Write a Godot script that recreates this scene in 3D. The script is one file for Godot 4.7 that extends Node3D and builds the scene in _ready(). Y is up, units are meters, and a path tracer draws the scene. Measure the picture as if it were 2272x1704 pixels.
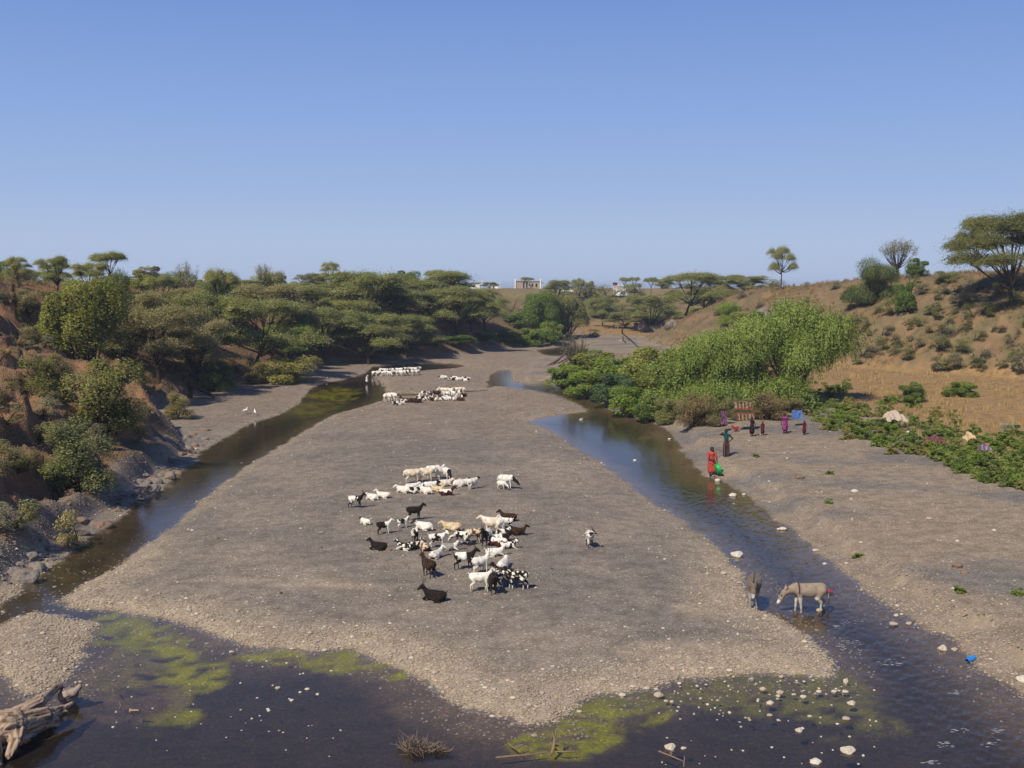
extends Node3D
# A braided river in a dry valley seen from a bridge: gravel bar with goats, sheep and donkeys, washing people, acacias on the banks.
# World: metres, y up, water level y = 0, the bridge rail (camera) 11 m above it, looking down the valley along -z.

const FOCAL := 2494.0        # lens, in pixels of a 2272 px wide frame
const EYE := 11.0
const TILT := 0.0848

var rng := RandomNumberGenerator.new()
var used := {}
var look := Basis(Vector3.RIGHT, -TILT)
var shore_noise := FastNoiseLite.new()
var rough := FastNoiseLite.new()
var ridge := FastNoiseLite.new()
var fine := FastNoiseLite.new()
var blotch := FastNoiseLite.new()
var leafmats := {}
var protos := {}
var m_wood: StandardMaterial3D
var m_plain: StandardMaterial3D
var m_fur: StandardMaterial3D
var m_stone: StandardMaterial3D
var m_cloth: StandardMaterial3D

# ---------------------------------------------------------------- small helpers

class Geo:
	var v := PackedVector3Array()
	var n := PackedVector3Array()
	var c := PackedColorArray()
	func tri(a: Vector3, b: Vector3, d: Vector3, col: Color) -> void:
		var f := (d - a).cross(b - a).normalized()
		v.append(a); v.append(b); v.append(d)
		n.append(f); n.append(f); n.append(f)
		c.append(col); c.append(col); c.append(col)
	func quad(a: Vector3, b: Vector3, d: Vector3, e: Vector3, col: Color) -> void:
		tri(a, b, d, col)
		tri(a, d, e, col)
	func box(at: Vector3, size: Vector3, col: Color, turn := 0.0) -> void:
		var h := size / 2.0
		var t := Basis(Vector3.UP, turn)
		var p := []
		for k in 8:
			p.append(at + t * Vector3(h.x * (1 if k & 1 else -1), h.y * (1 if k & 2 else -1), h.z * (1 if k & 4 else -1)))
		for f in [[4, 6, 7, 5], [1, 3, 2, 0], [5, 7, 3, 1], [0, 2, 6, 4], [2, 3, 7, 6], [0, 4, 5, 1]]:
			quad(p[f[0]], p[f[1]], p[f[2]], p[f[3]], col)
	func tube(path: Array, radii: Array, sides: int, col: Color, col2 := Color(-1, 0, 0)) -> void:
		var rings := []
		var side := Vector3.ZERO
		for k in path.size():
			var p: Vector3 = path[k]
			var along: Vector3 = (path[mini(k + 1, path.size() - 1)] - path[maxi(k - 1, 0)]).normalized()
			if side == Vector3.ZERO:
				side = along.cross(Vector3(0.31, 0.17, 0.93)).normalized()
			side = (side - along * side.dot(along)).normalized()
			var up := along.cross(side)
			var ring := PackedVector3Array()
			for s in sides:
				var a := TAU * s / sides
				ring.append(p + (side * cos(a) + up * sin(a)) * float(radii[k]))
			rings.append(ring)
		for k in path.size() - 1:
			var p0: Vector3 = path[k]
			var p1: Vector3 = path[k + 1]
			var cc := col if col2.r < 0 else col.lerp(col2, float(k) / path.size())
			for s in sides:
				var s2 := (s + 1) % sides
				var q := [rings[k][s], rings[k + 1][s], rings[k + 1][s2], rings[k][s2]]
				var nn := [(q[0] - p0).normalized(), (q[1] - p1).normalized(), (q[2] - p1).normalized(), (q[3] - p0).normalized()]
				for t in [[0, 1, 2], [0, 2, 3]]:
					for w in t:
						v.append(q[w]); n.append(nn[w]); c.append(cc)
		var last := path.size() - 1
		var e: Vector3 = path[last]
		for s in sides:
			tri(rings[last][s], e, rings[last][(s + 1) % sides], col)
	# a leaf blade; its face is turned to the outside of the crown and its shading follows the clump it belongs to
	func blade(a: Vector3, b: Vector3, d: Vector3, col: Color, out: Vector3) -> void:
		var f := (d - a).cross(b - a).normalized()
		if f.dot(out) < 0.0:
			f = -f
			v.append(a); v.append(d); v.append(b)
		else:
			v.append(a); v.append(b); v.append(d)
		var m := (f * 0.55 + out * 0.75).normalized()
		n.append(m); n.append(m); n.append(m)
		c.append(col); c.append(col); c.append(col)
	func leaf(p: Vector3, size: float, flat: float, col: Color, r: RandomNumberGenerator, out := Vector3.UP) -> void:
		var a := r.randf() * TAU
		var d := Vector3(cos(a), r.randf_range(-1, 1) * (1.0 - flat), sin(a)).normalized()
		var w := d.cross(Vector3(r.randf_range(-1, 1) * (1.0 - flat), 1, r.randf_range(-1, 1) * (1.0 - flat))).normalized()
		blade(p - d * size * 0.5 - w * size * 0.32, p - d * size * 0.45 + w * size * 0.36, p + d * size * 0.55, col, out)
	func mesh() -> ArrayMesh:
		var a := []
		a.resize(Mesh.ARRAY_MAX)
		a[Mesh.ARRAY_VERTEX] = v
		a[Mesh.ARRAY_NORMAL] = n
		a[Mesh.ARRAY_COLOR] = c
		var m := ArrayMesh.new()
		m.add_surface_from_arrays(Mesh.PRIMITIVE_TRIANGLES, a)
		return m


func numbered(called: String) -> String:
	if not used.has(called):
		used[called] = 0
		return called
	used[called] += 1
	return "%s_%03d" % [called, used[called]]


func tag(o: Node, label := "", category := "", group := "", kind := "") -> Node:
	if label: o.set_meta("label", label)
	if category: o.set_meta("category", category)
	if group: o.set_meta("group", group)
	if kind: o.set_meta("kind", kind)
	return o


func put(called: String, mesh: Mesh, mat: Material, parent: Node = null) -> MeshInstance3D:
	var o := MeshInstance3D.new()
	o.mesh = mesh
	o.material_override = mat
	if parent:
		o.name = called
		parent.add_child(o, true)
	else:
		o.name = numbered(called)
		add_child(o)
	return o


func base(called: String, at := Vector3.ZERO) -> Node3D:
	var o := Node3D.new()
	o.name = numbered(called)
	o.position = at
	add_child(o)
	return o


func lin(r: float, g: float, b: float) -> Color:
	return Color(r, g, b).linear_to_srgb()


func paint(c: Color, rough_ := 0.85, spec := 0.3) -> StandardMaterial3D:   # c is linear
	var m := StandardMaterial3D.new()
	m.albedo_color = c.linear_to_srgb()
	m.roughness = rough_
	m.metallic_specular = spec
	return m


func tinted(rough_ := 0.85, spec := 0.3) -> StandardMaterial3D:            # takes its colour from the mesh
	var m := StandardMaterial3D.new()
	m.vertex_color_use_as_albedo = true
	m.roughness = rough_
	m.metallic_specular = spec
	return m


func leaves(tone: Color) -> StandardMaterial3D:
	if not leafmats.has(tone):
		var m := tinted(0.7, 0.25)
		m.albedo_color = (tone * 1.9).linear_to_srgb()
		m.backlight_enabled = true
		m.backlight = Color(0.84, 0.86, 0.6)
		leafmats[tone] = m
	return leafmats[tone]


func noise_tex(kind: int, freq: float, stops: Array, size := 1024, seed_ := 1, fractal := 0) -> NoiseTexture2D:
	var f := FastNoiseLite.new()
	f.noise_type = kind
	f.frequency = freq
	f.seed = seed_
	f.fractal_type = fractal
	f.cellular_return_type = FastNoiseLite.RETURN_CELL_VALUE
	f.cellular_jitter = 1.0
	var t := NoiseTexture2D.new()
	t.width = size
	t.height = size
	t.seamless = true
	t.noise = f
	if stops.size():
		var g := Gradient.new()
		var offs := PackedFloat32Array()
		var cols := PackedColorArray()
		for s in stops:
			offs.append(s[0])
			cols.append(lin(s[1], s[2], s[3]))
		g.offsets = offs
		g.colors = cols
		t.color_ramp = g
	return t

# ---------------------------------------------------------------- the lie of the land

# Shorelines as plan outlines, traced as sights from the bridge rail (column, row of the frame) down to water level.
const WATER := [-250, 1560, -60, 1420, 11, 1338, 52, 1316, 62, 1289, 103, 1270, 117, 1254, 155, 1234, 195, 1204, 239, 1169, 271, 1147, 301, 1117, 355, 1093, 382, 1071, 401, 1047, 439, 1031, 445, 1004, 475, 987, 515, 966, 556, 941, 600, 928, 628, 918, 660, 900, 677, 880, 690, 862, 723, 850, 785, 839, 815, 826, 828, 813, 912, 809, 961, 805, 1000, 806, 1035, 812, 1000, 819, 940, 822, 880, 831, 830, 834, 826, 838, 847, 850, 858, 874, 915, 874, 1026, 866, 1080, 865, 1083, 847, 1089, 833, 1110, 822, 1130, 820, 1132, 833, 1137, 848, 1195, 853, 1205, 846, 1243, 860, 1311, 876, 1336, 898, 1358, 914, 1398, 926, 1447, 939, 1473, 952, 1503, 978, 1508, 1000, 1532, 1025, 1560, 1061, 1592, 1062, 1604, 1071, 1631, 1086, 1657, 1101, 1672, 1117, 1718, 1153, 1767, 1185, 1802, 1218, 1835, 1250, 1881, 1276, 1930, 1322, 1970, 1346, 2006, 1368, 2052, 1398, 2111, 1417, 2128, 1444, 2168, 1485, 2214, 1514, 2272, 1555, 2340, 1610, 2480, 1720, 2480, 2700, -250, 2700]
const BAR := [108, 1341, 141, 1322, 187, 1295, 225, 1278, 260, 1254, 308, 1217, 375, 1171, 452, 1104, 534, 1042, 616, 991, 668, 960, 739, 919, 796, 905, 845, 889, 862, 880, 915, 879, 1026, 871, 1078, 868, 1088, 858, 1102, 856, 1154, 862, 1204, 870, 1234, 876, 1264, 888, 1290, 900, 1306, 909, 1302, 915, 1237, 920, 1180, 933, 1160, 932, 1202, 947, 1243, 965, 1274, 991, 1335, 1027, 1397, 1073, 1458, 1119, 1530, 1161, 1582, 1202, 1626, 1250, 1646, 1264, 1657, 1276, 1661, 1338, 1681, 1349, 1722, 1364, 1759, 1389, 1794, 1414, 1815, 1430, 1838, 1455, 1855, 1482, 1850, 1503, 1760, 1500, 1672, 1496, 1620, 1498, 1550, 1505, 1485, 1515, 1448, 1528, 1403, 1531, 1331, 1539, 1304, 1549, 1268, 1578, 1222, 1597, 1178, 1612, 1140, 1605, 1034, 1570, 1000, 1554, 965, 1532, 932, 1508, 900, 1488, 835, 1465, 776, 1441, 737, 1441, 694, 1445, 628, 1441, 557, 1439, 520, 1421, 440, 1400, 380, 1378, 330, 1366, 270, 1366, 250, 1355, 180, 1350, 150, 1352, 140, 1337]
const PATCH := [-60, 1425, -20, 1400, 27, 1374, 84, 1358, 130, 1362, 165, 1378, 215, 1380, 225, 1390, 200, 1402, 205, 1425, 175, 1445, 220, 1450, 160, 1485, 150, 1510, 110, 1530, 60, 1550, 20, 1530, 20, 1505, -10, 1488, -60, 1490]
const POND := [1189, 777, 1241, 770, 1290, 764, 1300, 770, 1238, 796, 1208, 787]
# the valley floor, at whose edge the banks begin (x, z in metres)
const FLOOR := [-23, -8, -20, -30, -18.6, -39, -19.6, -50, -20.6, -62, -21.8, -75, -25, -84, -31, -96, -32, -110, -31, -131, -27, -157, -20, -167, -9.5, -173, -1, -200, 5, -214, 10, -235, 8, -262, 10, -290, 28, -310, 42, -300, 36, -262, 23, -208, 28, -165, 39, -132, 51, -111, 60, -80, 66, -40, 66, -8]
const NA := 331
const NB := 341
const REACH := 2600.0
var shore_field := PackedFloat32Array()
var floor_field := PackedFloat32Array()
var f_shore := 0.0
var f_floor := 0.0


func sight(u: float, v: float) -> Vector3:
	return look * Vector3((u - 1136.0) / FOCAL, -(v - 852.0) / FOCAL, -1.0)


func level(u: float, v: float, y := 0.0) -> Vector3:                        # where that sight meets the height y
	var d := sight(u, v)
	return Vector3(0, EYE, 0) + d * ((y - EYE) / d.y)


func spot(u: float, v: float) -> Vector3:                                   # where that sight meets the ground
	var d := sight(u, v)
	var t := 12.0
	var last := t
	while t < 900.0:
		var p := Vector3(0, EYE, 0) + d * t
		if p.y < ground(p.x, p.z):
			var lo := last
			var hi := t
			for k in 12:
				var mid := (lo + hi) / 2.0
				p = Vector3(0, EYE, 0) + d * mid
				if p.y < ground(p.x, p.z): hi = mid
				else: lo = mid
			p = Vector3(0, EYE, 0) + d * hi
			return Vector3(p.x, ground(p.x, p.z), p.z)
		last = t
		t *= 1.012
	return Vector3(0, EYE, 0) + d * 300.0


func outline(flat: Array, pixels := true) -> PackedVector2Array:
	var out := PackedVector2Array()
	for k in range(0, flat.size(), 2):
		if pixels:
			var p := level(flat[k], flat[k + 1])
			out.append(Vector2(p.x, p.z))
		else:
			out.append(Vector2(flat[k], flat[k + 1]))
	return out


func fill_fields() -> void:
	var water := outline(WATER)
	var holes := [outline(BAR), outline(PATCH)]
	var pond := outline(POND)
	var flat := outline(FLOOR, false)
	var a := PackedVector2Array()
	var b := PackedVector2Array()
	for poly in [water, holes[0], holes[1], pond]:
		for k in poly.size():
			a.append(poly[k])
			b.append(poly[(k + 1) % poly.size()])
	shore_field.resize(NA * NB)
	floor_field.resize(NA * NB)
	var segs := a.size()
	for j in NB:
		var d := 10.0 * pow(REACH / 10.0, float(j) / (NB - 1))
		for i in NA:
			var p := Vector2((2.0 * i / (NA - 1) - 1.0) * (0.62 * d + 16.0), -d)
			var at := j * NA + i
			var best := 1e9
			if d < 340.0:
				for k in segs:
					var q := Geometry2D.get_closest_point_to_segment(p, a[k], b[k])
					best = minf(best, q.distance_squared_to(p))
				best = sqrt(best)
				var wet := Geometry2D.is_point_in_polygon(p, water) and not Geometry2D.is_point_in_polygon(p, holes[0]) and not Geometry2D.is_point_in_polygon(p, holes[1])
				if wet or Geometry2D.is_point_in_polygon(p, pond):
					best = -best
			else:
				best = 60.0
			shore_field[at] = best
			var f := 1e9
			for k in flat.size():
				f = minf(f, Geometry2D.get_closest_point_to_segment(p, flat[k], flat[(k + 1) % flat.size()]).distance_squared_to(p))
			floor_field[at] = -sqrt(f) if Geometry2D.is_point_in_polygon(p, flat) else sqrt(f)


func read_fields(x: float, z: float) -> void:
	var d := maxf(-z, 10.001)
	var s := clampf((x / (0.62 * d + 16.0) + 1.0) * 0.5, 0.0, 1.0) * (NA - 1)
	var t := clampf(log(d / 10.0) / log(REACH / 10.0), 0.0, 1.0) * (NB - 1)
	var i := mini(int(s), NA - 2)
	var j := mini(int(t), NB - 2)
	s -= i
	t -= j
	var k := j * NA + i
	f_shore = lerpf(lerpf(shore_field[k], shore_field[k + 1], s), lerpf(shore_field[k + NA], shore_field[k + NA + 1], s), t)
	f_floor = lerpf(lerpf(floor_field[k], floor_field[k + 1], s), lerpf(floor_field[k + NA], floor_field[k + NA + 1], s), t)
	f_shore += shore_noise.get_noise_2d(x * 1.7, z) * 0.32


func right_side(x: float, z: float) -> float:                               # 1 on the right bank's beach, 0 on the bars
	var d := -z
	var m := 11.0
	if d > 60.0: m = lerpf(11.0, 8.0, clampf((d - 60.0) / 35.0, 0, 1))
	if d > 95.0: m = lerpf(8.0, 1.0, clampf((d - 95.0) / 33.0, 0, 1))
	if d > 128.0: m = lerpf(1.0, 8.0, clampf((d - 128.0) / 90.0, 0, 1))
	return smoothstep(-0.8, 0.8, x - m)


func ground(x: float, z: float) -> float:
	read_fields(x, z)
	var sd := f_shore
	var fd := f_floor
	var h := 0.0
	var n1 := rough.get_noise_2d(x, z)
	if sd < 0.0:
		h = -(0.03 + 0.12 * minf(-sd, 4.5)) + 0.03 * n1
	else:
		h = 0.26 * (1.0 - exp(-sd / 1.1)) + 0.016 * minf(sd, 14.0) + 0.07 * n1 * minf(sd, 1.0) - 0.02
		var r := right_side(x, z)
		if r > 0.0 and x > 0.0:
			h += r * (0.36 * smoothstep(1.1, 1.6, sd + 0.35 * n1) + 0.03 * minf(maxf(sd - 2.0, 0.0), 42.0))
	if fd > 0.0:
		var left := x < 2.0 + maxf(0.0, (-z - 215.0) * 0.2)
		var d := -z
		var top := 10.7 + 2.7 * exp(-(pow(x - 66.0, 2) + pow(z + 125.0, 2)) / 3200.0) + 1.5 * exp(-(pow(x + 52.0, 2) + pow(z + 95.0, 2)) / 2400.0) + 0.35 * rough.get_noise_2d(x * 0.12, z * 0.12)
		var wide := 25.0 + 55.0 * smoothstep(235.0, 330.0, d)
		var t := clampf(fd / wide, 0.0, 1.0)
		var ramp := lerpf(smoothstep(0.0, 1.0, t), t * (2.0 - t), 0.55)
		var rise := (top - h) * ramp
		var env := smoothstep(0.0, 0.12, t) * (1.0 - smoothstep(0.75, 1.1, t))
		if left and d < 130.0:
			var e := env * (1.0 - smoothstep(95.0, 130.0, d))
			rise += e * (2.3 * ridge.get_noise_2d(x * 1.1, z * 0.75) - 0.5)
			var step := 2.3
			var q := rise / step + 0.9 * rough.get_noise_2d(x * 0.35, z * 0.35)
			var fl := floorf(q)
			rise = lerpf(rise, step * (fl + smoothstep(0.5, 0.92, q - fl) - (q - rise / step)), 0.62 * e)
			rise += e * 0.55 * (ridge.get_noise_2d(x * 5.5 + 17.0, z * 4.5) + 0.3)
			rise += smoothstep(0.0, 0.9, fd) * 0.5 * (1.0 - smoothstep(4.0, 9.0, fd)) * (1.0 - smoothstep(85.0, 95.0, d))
		else:
			rise += env * 0.9 * ridge.get_noise_2d(x * 0.6, z * 0.6)
		h += rise + (0.22 * n1 + 0.16 * fine.get_noise_2d(x, z)) * smoothstep(0.0, 1.5, fd)
	return h


# algae, mud and wet stains of the river bed: sights, half sizes in frame pixels, what
const BED := [[330, 1440, 120, 60, 0], [430, 1490, 90, 30, 0], [375, 1555, 80, 34, 0], [245, 1400, 80, 46, 0], [600, 1450, 90, 12, 0], [780, 1462, 110, 22, 0], [900, 1492, 60, 10, 0], [250, 1470, 90, 50, 1], [330, 1540, 90, 50, 1], [1330, 1600, 130, 34, 0], [1270, 1640, 70, 24, 0], [1420, 1570, 120, 30, 0], [1600, 1530, 240, 40, 2], [1800, 1540, 170, 70, 2], [1000, 1560, 130, 22, 1], [1130, 1600, 110, 26, 1], [1200, 1640, 60, 20, 0], [740, 870, 60, 14, 0], [700, 900, 60, 20, 2], [1700, 1420, 90, 50, 2], [1480, 960, 60, 16, 1], [1560, 1040, 40, 30, 1]]
var bed_spots := []


func bed_colour(x: float, z: float, depth: float, wobble: float) -> Color:
	var c := Color(0.13, 0.092, 0.05).lerp(Color(0.034, 0.025, 0.016), smoothstep(0.02, 0.3, depth))
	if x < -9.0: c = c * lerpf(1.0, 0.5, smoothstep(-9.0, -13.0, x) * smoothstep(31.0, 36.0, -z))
	for b in bed_spots:
		var e: float = pow((x - b[0].x) / b[1], 2) + pow((z - b[0].z) / b[2], 2)
		if e < 2.2:
			var w := smoothstep(0.35, 0.75, 1.0 - e * 0.6 + wobble * 0.9) * smoothstep(-0.32, 0.12, fine.get_noise_2d(x * 0.9 + z * 0.5, z * 2.4) + 0.1)
			if b[3] == 0: c = c.lerp(Color(0.2, 0.19, 0.002), w)
			elif b[3] == 1: c = c.lerp(Color(0.12, 0.082, 0.05), w * 0.8)
			else: c = c.lerp(Color(0.125, 0.115, 0.018), w * 0.9)
	return c


func ground_colour(x: float, z: float, h: float, sd: float, fd: float) -> Color:
	var d := -z
	var n1 := blotch.get_noise_2d(x, z)
	var n2 := fine.get_noise_2d(x * 0.7, z * 0.7)
	if sd < 0.0 and fd < 1.0:
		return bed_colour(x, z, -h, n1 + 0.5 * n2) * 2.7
	var c := Color(0.232, 0.198, 0.162).lerp(Color(0.168, 0.15, 0.13), clampf(0.5 + 1.1 * n1 + 0.8 * blotch.get_noise_2d(x * 0.3, z * 0.22 + 50.0), 0, 1))
	var r := right_side(x, z)
	if x > 0.0 and r > 0.5:
		c = Color(0.238, 0.196, 0.15).lerp(Color(0.165, 0.15, 0.135), smoothstep(-0.05, 0.3, blotch.get_noise_2d(x * 0.5 - z * 0.5, z * 0.4 + x * 0.2)))
		var grassy := smoothstep(15.0, 19.0, sd + 2.5 * n1 + 0.12 * maxf(0.0, 60.0 - d))
		c = c.lerp(Color(0.29, 0.19, 0.085).lerp(Color(0.22, 0.15, 0.085), clampf(0.5 + n2, 0, 1)), grassy)
	elif d < 52.0:
		var pale := smoothstep(2.6 + 2.4 * n1, 0.4, sd) * smoothstep(52.0, 42.0, d)
		pale = maxf(pale, smoothstep(0.18, 0.3, blotch.get_noise_2d(x * 0.25 + 40.0, z * 0.9)) * smoothstep(46.0, 38.0, d) * 0.8)
		c = c.lerp(Color(0.31, 0.258, 0.195), pale)
	else:
		c = c.lerp(Color(0.235, 0.178, 0.13), smoothstep(70.0, 110.0, d) * (0.5 + 0.5 * n1))
		c = c.lerp(Color(0.27, 0.225, 0.17), smoothstep(1.2, 0.2, sd) * 0.6)
	if sd < 0.22:
		c = c.lerp(Color(0.1, 0.078, 0.052), smoothstep(0.22, 0.0, sd) * 0.6)
	if fd > 0.0:
		var s := Color(0.215, 0.14, 0.083).lerp(Color(0.165, 0.125, 0.078), clampf(0.5 + 1.4 * n1, 0, 1))
		s = s.lerp(Color(0.19, 0.155, 0.085), smoothstep(0.1, 0.45, n2) * 0.7)
		s = s.lerp(Color(0.12, 0.112, 0.06), smoothstep(0.0, 0.3, blotch.get_noise_2d(x * 1.6 + 9.0, z * 1.1)) * 0.75)
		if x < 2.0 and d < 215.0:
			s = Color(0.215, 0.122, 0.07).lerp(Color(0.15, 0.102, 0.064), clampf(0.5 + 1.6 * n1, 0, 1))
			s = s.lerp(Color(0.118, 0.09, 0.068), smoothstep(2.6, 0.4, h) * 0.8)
		s = s.lerp(Color(0.2, 0.16, 0.085), smoothstep(30.0, 60.0, fd))
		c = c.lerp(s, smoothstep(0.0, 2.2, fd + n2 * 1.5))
	return (c * 2.3).clamp(Color(0.01, 0.01, 0.004), Color.WHITE)


func terrain() -> void:
	var dist := PackedFloat32Array()
	var d := 12.0
	while d < 700.0:
		dist.append(d)
		d *= 1.0078
	while d < REACH:
		dist.append(d)
		d *= 1.06
	dist.append(REACH)
	var cols := 440
	var rows := dist.size()
	var total := cols * rows
	var pos := PackedVector3Array()
	var col := PackedColorArray()
	var cls := PackedByteArray()
	pos.resize(total)
	col.resize(total)
	cls.resize(total)
	for j in rows:
		var w := 0.62 * dist[j] + 16.0
		for i in cols:
			var x := (2.0 * i / (cols - 1) - 1.0) * w
			var z := -dist[j]
			var h := ground(x, z)
			var at := j * cols + i
			var sd := f_shore
			var fd := f_floor
			if sd < 3.0 and fd < 0.5:
				h += 0.025 * fine.get_noise_2d(x * 4.0, z * 4.0)
			pos[at] = Vector3(x, h, z)
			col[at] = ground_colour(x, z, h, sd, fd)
			if fd > 0.4: cls[at] = 3
			elif sd < -0.05: cls[at] = 2
			elif right_side(x, z) > 0.5 and x > 0.0 or x < -20.0 or dist[j] > 122.0 and sd > 0.0 and x < -8.0: cls[at] = 1
			else: cls[at] = 0
	var nor := PackedVector3Array()
	nor.resize(total)
	for j in rows:
		for i in cols:
			var e := pos[j * cols + mini(i + 1, cols - 1)] - pos[j * cols + maxi(i - 1, 0)]
			var f := pos[mini(j + 1, rows - 1) * cols + i] - pos[maxi(j - 1, 0) * cols + i]
			nor[j * cols + i] = e.cross(f).normalized()
	var names := ["gravel_bar", "beach", "riverbed", "hillside"]
	for k in 4:
		var remap := PackedInt32Array()
		remap.resize(total)
		remap.fill(-1)
		var v := PackedVector3Array()
		var n := PackedVector3Array()
		var c := PackedColorArray()
		var ix := PackedInt32Array()
		for j in rows - 1:
			for i in cols - 1:
				var at := j * cols + i
				if cls[at] != k: continue
				var q := PackedInt32Array([at, at + cols, at + cols + 1, at + 1])
				for w in 4:
					var o := q[w]
					if remap[o] < 0:
						remap[o] = v.size()
						v.append(pos[o]); n.append(nor[o]); c.append(col[o])
					q[w] = remap[o]
				ix.append_array(PackedInt32Array([q[0], q[1], q[2], q[0], q[2], q[3]]))
		var arr := []
		arr.resize(Mesh.ARRAY_MAX)
		arr[Mesh.ARRAY_VERTEX] = v
		arr[Mesh.ARRAY_NORMAL] = n
		arr[Mesh.ARRAY_COLOR] = c
		arr[Mesh.ARRAY_INDEX] = ix
		var mesh := ArrayMesh.new()
		mesh.add_surface_from_arrays(Mesh.PRIMITIVE_TRIANGLES, arr)
		tag(put(names[k], mesh, m_soil if k == 3 else m_gravel), "", "", "", "structure")

var m_gravel: StandardMaterial3D
var m_soil: StandardMaterial3D
var m_water: StandardMaterial3D


func ripples(x: float, z: float, sd: float) -> float:
	var d := -z
	var quick := smoothstep(7.0, 11.0, x + 0.15 * (d - 35.0)) * smoothstep(70.0, 50.0, d)      # the lively right channel
	var a := 0.0025 + 0.024 * quick
	return a * (fine.get_noise_2d(x * 2.6, z * 4.2) + 0.6 * fine.get_noise_2d(x * 6.0 + 31.0, z * 9.0))


func water() -> void:
	var cols := 520
	var dist := PackedFloat32Array()
	var d := 12.0
	while d < 262.0:
		dist.append(d)
		d *= 1.0045
	var rows := dist.size()
	var pos := PackedVector3Array()
	var wet := PackedByteArray()
	pos.resize(cols * rows)
	wet.resize(cols * rows)
	for j in rows:
		var w := 0.5 * dist[j] + 8.0
		for i in cols:
			var x := (2.0 * i / (cols - 1) - 1.0) * w
			read_fields(x, -dist[j])
			if f_shore < 1.0:
				wet[j * cols + i] = 1
				pos[j * cols + i] = Vector3(x, ripples(x, -dist[j], f_shore), -dist[j])
			else:
				pos[j * cols + i] = Vector3(x, 0, -dist[j])
	var remap := PackedInt32Array()
	remap.resize(cols * rows)
	remap.fill(-1)
	var v := PackedVector3Array()
	var n := PackedVector3Array()
	var ix := PackedInt32Array()
	for j in rows - 1:
		for i in cols - 1:
			var at := j * cols + i
			if not wet[at]: continue
			var q := PackedInt32Array([at, at + cols, at + cols + 1, at + 1])
			for w in 4:
				var o := q[w]
				if remap[o] < 0:
					remap[o] = v.size()
					var oi := o % cols
					var oj := o / cols
					var e := pos[oj * cols + mini(oi + 1, cols - 1)] - pos[oj * cols + maxi(oi - 1, 0)]
					var f := pos[mini(oj + 1, rows - 1) * cols + oi] - pos[maxi(oj - 1, 0) * cols + oi]
					v.append(pos[o]); n.append(e.cross(f).normalized())
				q[w] = remap[o]
			ix.append_array(PackedInt32Array([q[0], q[1], q[2], q[0], q[2], q[3]]))
	var arr := []
	arr.resize(Mesh.ARRAY_MAX)
	arr[Mesh.ARRAY_VERTEX] = v
	arr[Mesh.ARRAY_NORMAL] = n
	arr[Mesh.ARRAY_INDEX] = ix
	var mesh := ArrayMesh.new()
	mesh.add_surface_from_arrays(Mesh.PRIMITIVE_TRIANGLES, arr)
	tag(put("river_water", mesh, m_water), "", "", "", "structure")

# ---------------------------------------------------------------- bodies: tapered capsules joined smoothly, meshed by surface nets

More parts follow.
